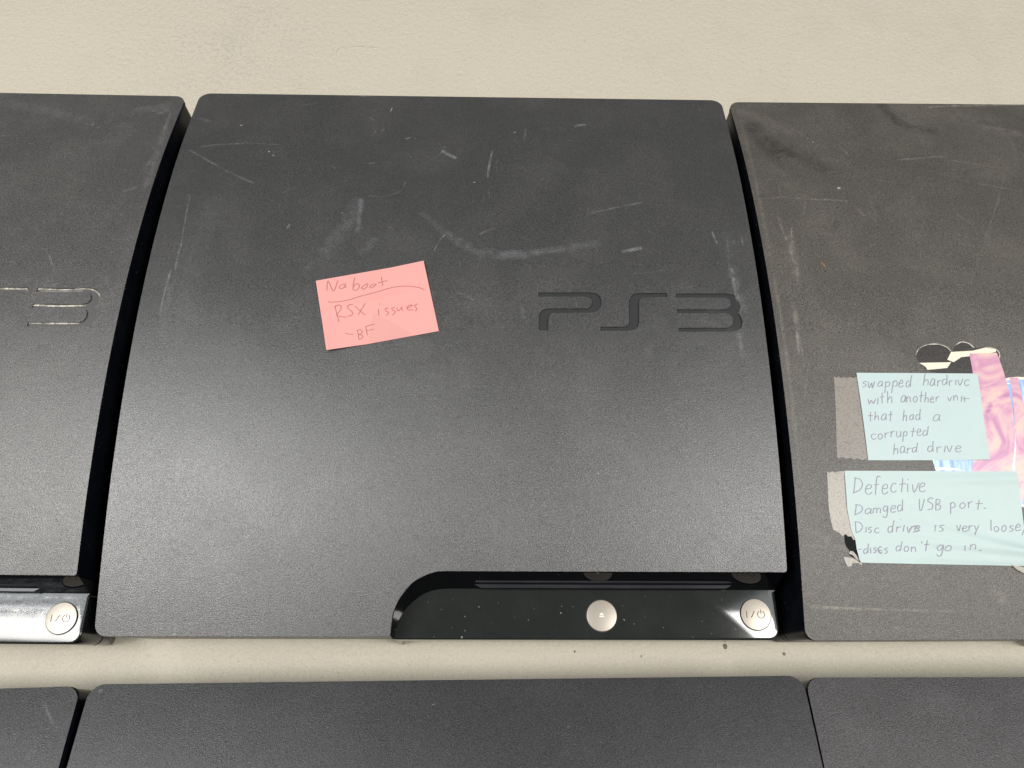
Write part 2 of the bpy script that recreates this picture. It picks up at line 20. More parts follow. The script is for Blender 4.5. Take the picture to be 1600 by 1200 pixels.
MINT_S = [[[-106.8,110.34],[-107.92,110.26],[-108.75,109.49],[-107.55,108.87],[-107.93,108.04],[-109.35,107.61]],[[-106.32,110.14],[-106.29,107.26],[-104.79,109.66],[-104.87,107.17],[-103.3,110.3]],[[-99.65,110.13],[-100.75,110.43],[-101.96,109.16],[-102.15,108.19],[-101.23,108.02],[-100.12,109.14],[-99.72,110.06],[-100.26,108.44],[-99.89,107.99]],[[-98.18,110.31],[-99.64,104.82]],[[-98.61,109.45],[-97.2,110.28],[-96.51,109.49],[-97.2,108.22],[-98.68,107.96]],[[-94.8,110.5],[-96.48,104.83]],[[-94.84,109.74],[-93.78,110.84],[-93.06,109.67],[-93.71,108.2],[-95.28,108.2]],[[-92.49,109.2],[-90.78,109.57],[-90.53,110.76],[-91.21,110.91],[-92.31,109.34],[-92.52,107.82],[-91.51,107.71],[-90.43,108.39]],[[-87.26,110.38],[-88.25,110.51],[-89.18,108.95],[-89.25,107.76],[-88.38,107.76],[-87.19,109.41]],[[-85.77,113.45],[-86.84,110.58],[-87.43,107.82]],[[-79.55,114.04],[-81.41,108.48]],[[-80.86,110.0],[-79.61,111.15],[-78.81,110.77],[-79.25,108.53]],[[-75.66,111.46],[-76.52,111.63],[-77.7,110.09],[-78.08,108.48],[-77.23,108.33],[-76.06,109.93],[-75.6,111.32],[-76.15,109.14],[-75.93,108.38]],[[-74.33,110.87],[-74.92,107.96]],[[-74.51,109.67],[-73.54,110.78],[-72.64,110.84]],[[-70.41,111.13],[-71.6,111.37],[-72.35,110.02],[-72.23,108.77],[-71.41,108.93],[-70.2,110.33]],[[-69.68,113.61],[-70.01,111.2],[-70.48,108.81]],[[-69.1,110.7],[-69.45,108.3]],[[-69.23,109.76],[-68.28,110.76],[-67.58,110.73]],[[-65.95,111.22],[-66.47,108.66]],[[-64.96,111.16],[-64.56,108.57],[-62.7,111.5]],[[-59.93,110.77],[-60.8,111.22],[-62.14,110.01],[-62.19,108.76],[-61.4,108.28],[-60.34,108.98]],[[-107.61,102.04],[-107.37,99.73],[-106.24,101.43],[-105.56,99.83],[-104.23,102.05]],[[-103.07,102.59],[-103.66,99.43]],[[-100.77,105.07],[-101.59,99.88]],[[-102.08,102.79],[-100.13,103.21]],[[-98.18,105.66],[-99.01,100.0]],[[-98.71,101.52],[-97.48,103.04],[-96.81,102.53],[-97.13,100.16]],[[-90.38,103.49],[-91.36,103.63],[-92.39,102.35],[-92.77,100.84],[-91.89,100.61],[-90.82,101.94],[-90.33,103.31],[-90.89,101.5],[-90.75,100.57]],[[-89.96,103.06],[-90.25,100.42]],[[-89.93,102.1],[-89.06,103.08],[-88.46,102.7],[-88.6,100.48]],[[-85.85,103.42],[-86.81,102.54],[-87.1,101.2],[-86.54,100.51],[-85.38,101.5],[-85.23,102.82],[-85.7,103.43]],[[-82.74,105.57],[-83.93,100.55]],[[-84.09,103.47],[-82.12,103.69]],[[-80.77,105.12],[-82.17,100.45]],[[-81.77,101.77],[-80.78,102.72],[-80.23,102.47],[-80.62,100.39]],[[-79.29,101.58],[-78.1,101.93],[-77.82,102.63],[-78.36,103.05],[-79.35,101.69],[-79.35,100.56],[-78.58,100.32],[-77.67,100.94]],[[-76.47,103.06],[-76.8,100.92]],[[-76.64,102.2],[-75.72,103.03],[-74.99,103.2]],[[-71.23,103.04],[-70.7,101.18],[-69.47,103.11]],[[-68.32,103.77],[-68.65,101.35]],[[-68.42,102.64],[-67.42,103.76],[-66.88,103.35],[-66.91,101.48]],[[-64.67,103.46],[-65.44,100.84]],[[-107.38,96.06],[-108.03,91.6]],[[-108.69,94.21],[-106.57,94.38]],[[-105.14,96.21],[-106.07,92.2]],[[-105.8,93.23],[-104.75,94.22],[-104.18,93.95],[-104.34,92.32]],[[-100.48,95.01],[-101.64,94.99],[-102.67,93.73],[-102.92,92.48],[-101.94,92.37],[-100.81,93.73],[-100.41,94.95],[-100.84,93.14],[-100.6,92.38]],[[-98.09,96.45],[-99.07,91.75]],[[-99.52,94.55],[-97.48,95.01]],[[-92.01,96.97],[-93.32,91.83]],[[-93.17,93.08],[-91.95,94.38],[-91.35,94.06],[-91.85,91.77]],[[-88.07,94.68],[-88.87,94.75],[-89.98,93.7],[-90.14,92.51],[-89.34,92.43],[-88.46,93.57],[-88.1,94.63],[-88.51,93.18],[-88.2,92.5]],[[-85.59,94.72],[-86.59,94.75],[-87.26,93.55],[-87.12,92.37],[-86.24,92.59],[-85.3,93.88]],[[-84.58,97.22],[-85.25,94.88],[-85.51,92.41]],[[-76.16,94.54],[-77.63,94.78],[-79.2,93.45],[-79.46,92.2],[-78.24,91.96],[-76.82,93.22],[-76.11,94.57],[-76.83,92.72],[-76.42,91.9]],[[-106.4,85.68],[-107.42,85.99],[-108.54,85.14],[-108.3,83.89],[-107.5,83.47],[-106.57,84.06]],[[-104.23,86.18],[-105.34,85.47],[-105.54,84.23],[-104.86,83.52],[-103.81,84.3],[-103.57,85.5],[-104.46,86.12]],[[-102.21,86.54],[-102.42,84.23]],[[-102.36,85.47],[-101.22,86.41],[-100.42,86.45]],[[-99.4,87.24],[-99.78,84.47]],[[-99.45,86.06],[-98.49,87.26],[-97.67,87.16]],[[-96.75,87.19],[-97.11,85.17],[-96.65,84.52],[-95.31,85.59],[-94.96,87.21],[-95.45,84.7]],[[-93.79,86.99],[-94.81,82.39]],[[-93.98,86.33],[-92.75,87.23],[-92.25,86.45],[-92.84,85.28],[-94.01,85.1]],[[-88.91,88.83],[-90.28,84.72]],[[-90.56,87.01],[-88.27,87.27]],[[-87.7,86.73],[-86.34,86.95],[-85.87,88.03],[-86.77,88.21],[-87.72,86.88],[-87.61,85.49],[-86.95,85.3],[-85.91,85.77]],[[-83.37,87.31],[-84.23,87.55],[-85.1,86.31],[-85.12,85.37],[-84.07,85.43],[-83.14,86.69]],[[-82.27,89.55],[-82.86,87.21],[-83.49,85.44]],[[-98.68,81.57],[-99.58,76.82]],[[-99.4,78.25],[-98.18,79.54],[-97.57,79.01],[-97.77,77.09]],[[-94.38,80.24],[-95.29,80.52],[-96.25,79.3],[-96.36,77.65],[-95.46,77.68],[-94.56,78.92],[-94.28,80.25],[-94.6,78.25],[-94.22,77.59]],[[-93.05,79.76],[-93.57,77.22]],[[-93.42,78.58],[-92.19,79.62],[-91.29,79.54]],[[-89.14,79.95],[-90.18,79.91],[-90.97,78.89],[-90.95,77.84],[-90.02,78.02],[-89.27,79.04]],[[-88.2,81.93],[-88.9,79.86],[-89.36,77.9]],[[-82.07,80.23],[-83.08,80.59],[-84.03,79.33],[-83.88,78.2],[-82.76,78.23],[-81.85,79.45]],[[-81.06,82.9],[-81.62,80.32],[-81.76,78.0]],[[-79.72,80.21],[-80.13,77.69]],[[-80.05,79.3],[-78.79,80.19],[-77.76,80.12]],[[-75.85,80.64],[-76.92,77.75]],[[-75.17,80.64],[-74.44,78.08],[-72.89,80.78]],[[-71.48,79.38],[-69.57,79.6],[-69.11,80.35],[-70.42,80.68],[-71.53,79.39],[-71.43,78.26],[-70.4,77.88],[-69.28,78.53]],[[-63.57,103.32],[-63.83,100.62]],[[-64.38,102.12],[-61.39,102.42]]]
DEF_L = [[-122.31,69.68],[-122.68,61.37],[-122.93,53.18],[-121.95,44.05],[-120.64,40.33],[-120.54,36.63],[-119.76,31.9],[-119.19,30.96]]
DEF_R = [[-46.17,69.35],[-46.2,63.5],[-46.17,57.44],[-46.43,49.28],[-46.68,42.3],[-46.87,36.98],[-47.03,31.7],[-47.13,29.34]]
DEF_S = [[[-117.92,66.73],[-119.53,59.82]],[[-118.63,66.46],[-116.25,66.11],[-115.18,63.86],[-116.6,61.34],[-119.76,59.99]],[[-114.01,61.74],[-111.88,62.07],[-111.35,63.19],[-112.68,63.58],[-114.06,61.75],[-114.05,60.02],[-112.82,59.42],[-111.4,60.35]],[[-106.91,66.72],[-107.8,67.35],[-108.68,66.11],[-109.27,63.31],[-110.01,59.23]],[[-110.17,63.4],[-108.0,63.78]],[[-106.61,62.01],[-104.65,62.02],[-104.36,63.46],[-105.44,63.73],[-106.67,62.19],[-106.74,60.0],[-105.78,59.55],[-104.34,60.55]],[[-100.37,63.76],[-101.5,64.23],[-102.8,62.53],[-102.79,60.75],[-101.67,60.3],[-100.57,61.03]],[[-97.18,66.26],[-98.41,60.29]],[[-99.01,63.69],[-96.1,63.96]],[[-95.41,63.91],[-95.58,60.51]],[[-95.1,65.55],[-94.99,65.97]],[[-93.25,63.72],[-92.85,60.3],[-90.27,64.38]],[[-90.38,62.51],[-88.44,62.86],[-87.85,64.04],[-89.09,64.2],[-90.18,62.74],[-90.22,61.0],[-88.95,60.49],[-87.77,61.18]],[[-118.73,55.24],[-119.83,50.8]],[[-119.35,55.04],[-117.23,54.78],[-116.24,53.4],[-117.4,51.83],[-119.96,50.77]],[[-112.6,53.27],[-113.81,53.41],[-115.0,52.65],[-115.17,51.52],[-114.21,51.16],[-112.95,52.27],[-112.39,53.28],[-112.86,51.81],[-112.58,51.15]],[[-111.35,53.62],[-111.99,51.34]],[[-111.67,52.92],[-110.5,53.67],[-109.97,53.26],[-110.34,51.47]],[[-109.99,52.85],[-109.03,53.62],[-108.38,53.17],[-108.75,51.46]],[[-105.03,54.33],[-106.32,54.48],[-107.18,53.49],[-106.85,52.31],[-105.82,52.67],[-105.07,54.35],[-105.44,52.3],[-106.1,49.99],[-107.14,49.65],[-107.76,50.38]],[[-103.89,53.2],[-102.05,53.54],[-101.72,54.49],[-102.82,54.6],[-103.95,53.26],[-103.86,52.06],[-102.82,51.87],[-101.82,52.3]],[[-99.05,54.6],[-100.18,54.93],[-100.92,53.53],[-100.62,52.25],[-99.72,52.57],[-98.8,53.77]],[[-98.36,57.22],[-98.64,54.49],[-98.9,52.29]],[[-90.85,57.49],[-91.26,53.22],[-90.84,52.59],[-90.21,53.3],[-88.69,57.44]],[[-84.81,57.43],[-86.08,57.96],[-87.27,56.63],[-85.39,55.21],[-85.9,53.32],[-87.75,52.98]],[[-83.49,57.32],[-84.28,52.77]],[[-83.38,57.36],[-81.95,57.02],[-82.24,55.72],[-83.59,55.18],[-81.9,54.6],[-82.53,53.04],[-84.23,52.8]],[[-77.34,55.85],[-77.88,51.11]],[[-77.48,55.17],[-76.29,56.11],[-75.4,55.02],[-76.03,53.9],[-77.32,53.8]],[[-71.8,55.93],[-73.05,55.29],[-73.45,54.09],[-72.52,53.43],[-71.32,54.15],[-71.08,55.27],[-71.8,55.94]],[[-69.55,56.18],[-69.67,53.55]],[[-69.63,55.16],[-68.58,56.23],[-67.5,56.22]],[[-64.53,57.05],[-65.76,52.89]],[[-66.29,55.43],[-63.3,55.56]],[[-62.98,53.32],[-62.4,53.71],[-62.34,53.37]],[[-119.92,47.93],[-120.08,43.23]],[[-120.33,47.8],[-118.28,47.7],[-117.04,46.12],[-118.0,44.26],[-120.2,43.25]],[[-115.35,45.79],[-115.77,43.47]],[[-112.83,45.58],[-114.0,45.54],[-114.41,44.9],[-113.39,44.28],[-113.62,43.56],[-114.71,43.32]],[[-109.99,45.12],[-110.61,45.37],[-111.77,44.61],[-111.74,43.55],[-110.9,43.19],[-110.01,43.68]],[[-104.2,45.75],[-105.07,45.97],[-106.02,44.95],[-105.91,43.54],[-104.87,43.59],[-103.77,45.0]],[[-103.02,48.46],[-103.83,45.92],[-104.26,43.54]],[[-102.0,45.85],[-102.53,43.46]],[[-102.23,44.82],[-101.31,45.68],[-100.27,45.66]],[[-98.77,46.49],[-99.59,43.73]],[[-97.56,45.83],[-97.28,43.39],[-95.48,46.01]],[[-94.43,44.99],[-92.71,45.25],[-92.17,45.9],[-93.22,46.21],[-94.36,45.11],[-94.27,43.87],[-93.44,43.77],[-92.31,44.23]],[[-85.39,46.2],[-85.97,43.8]],[[-81.32,46.28],[-82.77,46.34],[-83.49,45.65],[-82.43,44.97],[-82.46,44.01],[-84.14,43.8]],[[-75.92,46.44],[-75.47,43.96],[-74.13,46.58]],[[-73.48,44.77],[-71.97,45.25],[-71.57,45.84],[-72.56,46.01],[-73.59,45.03],[-73.48,43.83],[-72.59,43.73],[-71.39,44.28]],[[-70.44,46.27],[-70.97,44.03]],[[-70.51,45.35],[-69.73,46.06],[-68.8,46.23]],[[-68.07,46.3],[-67.79,44.48]],[[-66.19,46.34],[-67.47,44.38],[-68.79,42.23]],[[-60.6,48.68],[-61.2,44.04]],[[-58.37,45.94],[-59.55,45.43],[-59.7,44.26],[-58.97,43.64],[-57.84,44.36],[-57.9,45.39],[-58.59,45.92]],[[-55.08,46.31],[-55.95,45.76],[-56.5,44.47],[-55.99,43.62],[-54.75,44.46],[-54.42,45.72],[-55.08,46.4]],[[-51.09,45.98],[-52.08,46.11],[-52.83,45.38],[-51.6,44.73],[-51.84,44.05],[-53.28,43.69]],[[-50.15,45.36],[-48.48,45.65],[-48.19,46.41],[-48.98,46.87],[-50.29,45.46],[-50.33,44.24],[-49.34,44.06],[-48.15,44.52]],[[-46.79,44.31],[-47.94,42.18]],[[-116.01,36.58],[-116.81,36.62],[-117.65,35.7],[-117.4,34.6],[-116.58,34.96],[-115.77,36.08]],[[-115.19,38.79],[-115.61,36.7],[-115.84,34.83]],[[-114.48,37.07],[-114.63,34.76]],[[-111.85,36.9],[-112.65,37.14],[-113.19,36.45],[-112.39,36.01],[-112.42,35.12],[-113.49,35.04]],[[-109.49,37.21],[-110.26,37.52],[-111.19,36.48],[-111.11,35.12],[-110.37,34.83],[-109.55,35.39]],[[-106.89,36.93],[-107.86,36.88],[-108.42,36.33],[-107.41,35.79],[-107.77,34.89],[-108.83,34.68]],[[-101.38,37.71],[-102.49,37.8],[-103.4,36.88],[-103.33,35.8],[-102.39,35.87],[-101.23,36.97]],[[-100.55,39.76],[-101.08,37.83],[-101.69,35.78]],[[-98.75,37.77],[-99.61,37.22],[-100.04,36.08],[-99.15,35.5],[-98.22,36.11],[-98.15,37.23],[-98.54,37.71]],[[-96.77,37.49],[-97.01,35.31]],[[-96.73,36.59],[-95.75,37.38],[-95.15,37.02],[-95.13,35.35]],[[-92.12,39.62],[-92.27,38.78]],[[-89.75,40.08],[-90.82,35.55]],[[-91.27,38.17],[-89.05,38.41]],[[-82.99,37.85],[-84.26,38.01],[-85.73,37.03],[-85.22,35.91],[-84.01,36.3],[-83.08,37.69],[-83.34,36.14],[-84.51,33.82],[-85.92,33.45],[-86.13,34.32]],[[-80.73,37.8],[-81.92,37.24],[-82.41,36.1],[-81.38,35.63],[-79.99,36.16],[-79.79,37.41],[-80.69,37.72]],[[-73.94,37.75],[-74.03,35.7]],[[-71.53,38.11],[-71.83,36.0]],[[-71.46,37.35],[-70.32,38.19],[-69.4,37.86],[-69.72,36.14]],[[-67.92,35.56],[-67.33,35.84],[-67.14,35.61]],[[-119.9,36.36],[-118.5,36.52]],[[-94.98,46.03],[-92.64,44.53],[-95.27,43.46]],[[-96.83,44.53],[-94.41,46.13],[-92.78,45.7]],[[-85.15,46.39],[-85.03,46.01]],[[-100.24,48.83],[-100.06,48.51]],[[-111.54,36.87],[-110.12,34.5]],[[-112.18,36.08],[-109.41,36.07]]]
TAPE_A = [[-121.38,112.98],[-120.31,112.24],[-119.34,112.86],[-118.28,112.13],[-117.01,112.74],[-115.64,112.07],[-114.08,112.69],[-112.7,112.14],[-110.53,112.88],[-110.51,94.92],[-110.99,74.16],[-112.3,75.01],[-114.08,74.45],[-115.68,75.3],[-117.46,74.73],[-119.06,75.58],[-120.83,75.01],[-122.44,75.86],[-123.94,75.18],[-124.83,75.86],[-123.09,93.74]]
TAPE_B = [[-129.98,69.4],[-128.91,68.85],[-127.71,69.51],[-126.35,68.96],[-124.88,69.46],[-122.15,69.57],[-122.59,53.18],[-121.61,44.05],[-120.06,40.59],[-121.3,40.33],[-122.15,41.92],[-123.55,41.82],[-124.54,43.1],[-126.04,41.93],[-127.02,43.26],[-128.09,43.8],[-129.79,44.6],[-130.5,48.88],[-130.87,54.28]]
TAPE_C = [[-55.11,30.41],[-50.83,29.09],[-44.37,27.5],[-44.72,24.9],[-49.54,26.21],[-52.63,28.05]]
RESIDUE = [[-125.12,42.25],[-123.45,42.88],[-120.57,41.07],[-119.58,39.79],[-119.6,36.1],[-119.42,30.85],[-121.22,32.85],[-123.65,34.11],[-123.47,36.11],[-124.57,37.38],[-125.17,39.28]]
SHRED = [[-126.36,33.49],[-124.34,33.17],[-122.33,32.85],[-120.33,31.69],[-118.5,30.59],[-118.84,29.91],[-120.4,30.96],[-122.63,30.76],[-123.27,29.71],[-124.85,29.3],[-125.65,30.87]]
SHRED2 = [[-123.39,35.79],[-122.07,35.68],[-120.78,34.1],[-119.67,31.69],[-120.83,32.32],[-122.22,34.0],[-123.93,34.74]]
STK_C = [-36.55,82.71]
STK_BAND = [[-50.34,124.41],[-49.92,109.42],[-51.1,91.44],[-55.36,74.15],[-62.97,54.73],[-72.43,38.63]]
STK_BAND2 = [[-38.63,112.52],[-39.46,97.36],[-41.17,82.71],[-45.84,62.95],[-52.16,43.91]]
STK_SHARDS = [[[-81.07,119.59],[-73.32,119.76],[-66.16,119.94],[-68.49,117.11],[-77.85,116.16],[-78.45,117.72]],[[-67.7,121.19],[-65.15,125.0],[-54.85,125.67],[-48.51,127.29],[-43.93,126.34],[-44.21,125.06],[-52.34,123.45],[-60.89,122.47],[-64.97,119.94]]]
STK_TEAL = [[-49.5,119.98],[-44.52,120.93],[-46.33,118.1],[-49.73,117.47]]
STK_FILM = [[-82.22,123.06],[-79.78,126.56],[-75.82,128.5],[-70.36,128.84],[-66.49,127.24],[-64.68,124.37],[-62.7,128.21],[-59.33,130.0],[-55.9,129.2],[-53.98,126.95],[-48.44,127.61],[-43.93,126.34],[-42.77,123.47],[-44.73,119.99],[-46.86,115.6],[-63.47,112.47],[-72.04,114.0],[-78.74,116.16],[-81.07,119.59]]
CRUMBS = [[0.107,0.0284,0.0014],[0.1347,0.0262,0.0009],[0.0356,0.0228,0.0006],[0.067,0.0222,0.0005],[0.0147,0.0236,0.0005]]
TBL = {'dirt':[-0.1939,0.3869],'peel0':[-0.1239,0.3815],'peel1':[-0.1231,0.3881],'peel2':[-0.1108,0.3905],'peel3':[-0.0962,0.3903],'spot':[-0.1115,0.4321]}

scene = bpy.context.scene
col = scene.collection

# ------------------------------------------------------------------ camera
cam_data = bpy.data.cameras.new('camera')
cam_data.sensor_width = 36.0
cam_data.lens = CAM['f'] / 1600 * 36.0
cam_data.clip_start = 0.01
cam_data.clip_end = 50
cam = bpy.data.objects.new('camera', cam_data)
R, U, F = Vector(CAM['R']), Vector(CAM['U']), Vector(CAM['F'])
cam.matrix_world = Matrix(((R.x, U.x, -F.x, 0), (R.y, U.y, -F.y, 0), (R.z, U.z, -F.z, CAM['H']), (0, 0, 0, 1)))
col.objects.link(cam)
scene.camera = cam

# ------------------------------------------------------------------ room light: four ceiling fixtures and the dim bounce of the room
world = bpy.data.worlds.new('World')
scene.world = world
world.use_nodes = True
bg = world.node_tree.nodes['Background']
wn, wl = world.node_tree.nodes, world.node_tree.links
w_co = wn.new('ShaderNodeTexCoord')
w_sep = wn.new('ShaderNodeSeparateXYZ')
wl.new(w_co.outputs['Generated'], w_sep.inputs[0])
w_ramp = wn.new('ShaderNodeValToRGB')          # dim walls, paler ceiling
w_ramp.color_ramp.elements[0].position = 0.0
w_ramp.color_ramp.elements[0].color = (0.27, 0.27, 0.275, 1)
w_ramp.color_ramp.elements[1].position = 0.8
w_ramp.color_ramp.elements[1].color = (0.48, 0.48, 0.485, 1)
wl.new(w_sep.outputs['Z'], w_ramp.inputs[0])
wl.new(w_ramp.outputs[0], bg.inputs['Color'])
bg.inputs['Strength'].default_value = 0.55

def ceiling_light(x, y, z, sx, sy, watts, colour):
    d = bpy.data.lights.new('ceiling_light', 'AREA')
    d.shape = 'RECTANGLE'
    d.size, d.size_y = sx, sy
    d.energy = watts
    d.color = colour
    o = bpy.data.objects.new('ceiling_light', d)
    o.location = (x, y, z)
    col.objects.link(o)
    return o

ceiling_light(-0.69, -0.10, 1.22, 0.58, 0.28, 13.2, (1.0, 0.98, 0.945))
ceiling_light(0.74, -0.10, 1.22, 0.46, 0.28, 13.6, (1.0, 0.98, 0.945))
ceiling_light(-0.76, 0.21, 1.22, 0.62, 0.30, 3.8, (0.95, 0.98, 1.0))
ceiling_light(0.80, 0.21, 1.22, 0.58, 0.30, 2.2, (0.97, 0.99, 1.0))

scene.view_settings.view_transform = 'Standard'
scene.view_settings.look = 'None'
scene.view_settings.exposure = 0
scene.view_settings.gamma = 1
scene.view_settings.use_curve_mapping = False

# ------------------------------------------------------------------ materials
def mat(name):
    m = bpy.data.materials.new(name)
    m.use_nodes = True
    nt = m.node_tree
    return m, nt, nt.nodes, nt.links, nt.nodes['Principled BSDF']

def N(nodes, kind, **kw):
    n = nodes.new(kind)
    for k, v in kw.items():
        if k in n.inputs:
            n.inputs[k].default_value = v
        else:
            setattr(n, k, v)
    return n

def math_node(nodes, links, op, a, b=None, clamp=False):
    n = nodes.new('ShaderNodeMath')
    n.operation = op
    n.use_clamp = clamp
    for i, v in enumerate((a, b)):
        if v is None:
            continue
        if isinstance(v, (int, float)):
            n.inputs[i].default_value = v
        else:
            links.new(v, n.inputs[i])
    return n.outputs[0]

def noise(nodes, links, co, scale, detail=2.0, rough=0.5):
    n = N(nodes, 'ShaderNodeTexNoise', Scale=scale, Detail=detail, Roughness=rough)
    links.new(co, n.inputs['Vector'])
    return n.outputs['Fac']

def ramp(nodes, links, fac, stops):
    n = nodes.new('ShaderNodeValToRGB')
    els = n.color_ramp.elements
    while len(els) < len(stops):
        els.new(0.5)
    for e, (p, c) in zip(els, stops):
        e.position = p
        e.color = (*c, 1) if len(c) == 3 else c
    links.new(fac, n.inputs['Fac'])
    return n.outputs['Color']

def mixrgb(nodes, links, fac, a, b, mode='MIX'):
    n = nodes.new('ShaderNodeMix')
    n.data_type = 'RGBA'
    n.blend_type = mode
    for sock, v in ((n.inputs[0], fac), (n.inputs[6], a), (n.inputs[7], b)):
        if isinstance(v, (int, float)):
            sock.default_value = v
        elif isinstance(v, tuple):
            sock.default_value = (*v, 1)
        else:
            links.new(v, sock)
    return n.outputs[2]

def bump(nodes, links, h, strength, dist, normal=None):
    n = N(nodes, 'ShaderNodeBump', Strength=strength, Distance=dist)
    links.new(h, n.inputs['Height'])
    if normal:
        links.new(normal, n.inputs['Normal'])
    return n.outputs['Normal']

def object_co(nodes):
    return nodes.new('ShaderNodeTexCoord').outputs['Object']

def lid_material(name, c0, c1, dust, dust_amount, rough=0.37, grain=1.0, spec=1.25):
    m, nt, nd, lk, b = mat(name)
    co = object_co(nd)
    big = noise(nd, lk, co, 14, 4, 0.6)
    c = mixrgb(nd, lk, big, c0, c1)
    haze = noise(nd, lk, co, 30, 6, 0.65)
    hz = math_node(nd, lk, 'MULTIPLY', math_node(nd, lk, 'SUBTRACT', haze, 0.45, True), dust_amount)
    c = mixrgb(nd, lk, hz, c, dust)
    sp = noise(nd, lk, co, 2600, 2, 0.7)
    spk = ramp(nd, lk, sp, [(0.31, (0.38, 0.38, 0.38)), (0.5, (1, 1, 1)), (0.68, (2.05, 2.05, 2.05))])
    c = mixrgb(nd, lk, 1.0, c, spk, 'MULTIPLY')
    lk.new(c, b.inputs['Base Color'])
    r = math_node(nd, lk, 'ADD', math_node(nd, lk, 'MULTIPLY', noise(nd, lk, co, 26, 5, 0.7), 0.16), rough - 0.08)
    r = math_node(nd, lk, 'ADD', r, math_node(nd, lk, 'MULTIPLY', hz, 0.3))
    lk.new(r, b.inputs['Roughness'])
    sv = ramp(nd, lk, sp, [(0.32, (0.55, 0.55, 0.55)), (0.66, (1.0, 1.0, 1.0))])
    lk.new(math_node(nd, lk, 'MULTIPLY', sv, spec), b.inputs['Specular IOR Level'])
    g1 = noise(nd, lk, co, 2400, 2, 0.6)
    lk.new(bump(nd, lk, g1, grain, 0.00012), b.inputs['Normal'])
    return m

M_lid = lid_material('matte_black_plastic', (0.031, 0.0305, 0.0305), (0.042, 0.041, 0.0405), (0.16, 0.158, 0.152), 0.35)
M_lid_dark = lid_material('darker_black_plastic', (0.017, 0.0165, 0.018), (0.022, 0.0215, 0.023), (0.11, 0.11, 0.11), 0.2, 0.35, 1.0, 0.72)  # darker and less specular than the other lids
M_lid_grainy = lid_material('grainy_black_plastic', (0.026, 0.024, 0.025), (0.036, 0.033, 0.034), (0.13, 0.125, 0.125), 0.4, 0.38, 1.5, 0.75)
M_lid_dusty = lid_material('dusty_black_plastic', (0.048, 0.046, 0.044), (0.062, 0.060, 0.057), (0.2, 0.19, 0.178), 0.45, 0.37, 1.0, 1.05)
M_lid_worn = lid_material('worn_brownish_plastic', (0.056, 0.051, 0.044), (0.074, 0.067, 0.058), (0.22, 0.2, 0.165), 0.55, 0.45, 1.0, 0.8)

def gloss_material(name, base, rough, fleck=0.0, grime=0.0, spec=0.5):
    m, nt, nd, lk, b = mat(name)
    co = object_co(nd)
    f = noise(nd, lk, co, 700, 1, 0.5)
    fl = ramp(nd, lk, f, [(0.76, (0, 0, 0)), (0.80, (1, 1, 1))])
    fl = math_node(nd, lk, 'MULTIPLY', fl, fleck)
    g = noise(nd, lk, co, 55, 5, 0.65)
    gr = math_node(nd, lk, 'MULTIPLY', math_node(nd, lk, 'SUBTRACT', g, 0.42, True), grime)
    c = mixrgb(nd, lk, gr, base, (0.30, 0.31, 0.32))
    c = mixrgb(nd, lk, fl, c, (0.6, 0.6, 0.58))
    lk.new(c, b.inputs['Base Color'])
    r = math_node(nd, lk, 'ADD', math_node(nd, lk, 'MULTIPLY', gr, 0.8), rough)
    r = math_node(nd, lk, 'ADD', r, math_node(nd, lk, 'MULTIPLY', fl, 0.5))
    lk.new(r, b.inputs['Roughness'])
    b.inputs['Specular IOR Level'].default_value = spec
    w = noise(nd, lk, co, 22, 2, 0.5)
    lk.new(bump(nd, lk, w, 0.05, 0.002), b.inputs['Normal'])
    return m

M_body = gloss_material('glossy_black_side', (0.004, 0.005, 0.008), 0.24, 0.2, 0.05, 0.12)
M_body.node_tree.nodes['Principled BSDF'].inputs['IOR'].default_value = 1.25
M_panel = gloss_material('piano_black_panel', (0.012, 0.014, 0.0125), 0.085, 0.35, 0.06, 0.5)
M_wall = gloss_material('piano_black_wall', (0.003, 0.003, 0.004), 0.04, 0.0, 0.0, 0.4)  # blacker than the panel: the dark reflection is put into its colour
M_slot = gloss_material('slot_lip', (0.02, 0.02, 0.024), 0.12, 0.0, 0.1, 0.5)

def plain(name, colour, rough, metallic=0.0, scale=400, amount=0.1):
    m, nt, nd, lk, b = mat(name)
    co = object_co(nd)
    n = noise(nd, lk, co, scale, 3, 0.6)
    lo = tuple(x * (1 - amount) for x in colour)
    hi = tuple(min(1, x * (1 + amount)) for x in colour)
    lk.new(mixrgb(nd, lk, n, lo, hi), b.inputs['Base Color'])
    b.inputs['Roughness'].default_value = rough
    b.inputs['Metallic'].default_value = metallic
    return m

M_logo = plain('engraved_floor', (0.034, 0.036, 0.036), 0.6)
M_logo.node_tree.nodes['Principled BSDF'].inputs['Specular IOR Level'].default_value = 0.15
M_logo_dusty = plain('dusty_engraved_floor', (0.078, 0.076, 0.073), 0.45)
M_button = plain('satin_silver_button', (0.40, 0.36, 0.305), 0.38, 0.5, 900, 0.06)
M_button_gap = plain('button_gap', (0.008, 0.008, 0.008), 0.5)
M_symbol_dark = plain('printed_grey', (0.10, 0.09, 0.08), 0.8)
M_symbol_dark.node_tree.nodes['Principled BSDF'].inputs['Specular IOR Level'].default_value = 0.08
M_symbol_light = plain('printed_cream', (0.80, 0.80, 0.72), 0.4)
M_pencil = plain('pencil_line', (0.26, 0.24, 0.30), 0.6, 0, 2500, 0.5)
M_pencil_red = plain('pencil_on_pink', (0.44, 0.145, 0.13), 0.6, 0, 2500, 0.45)
M_crumb = plain('grey_crumb', (0.20, 0.17, 0.14), 0.8, 0, 1500, 0.5)
M_residue = plain('dark_residue', (0.012, 0.013, 0.013), 0.8, 0, 300, 0.4)
M_residue.node_tree.nodes['Principled BSDF'].inputs['Specular IOR Level'].default_value = 0.1

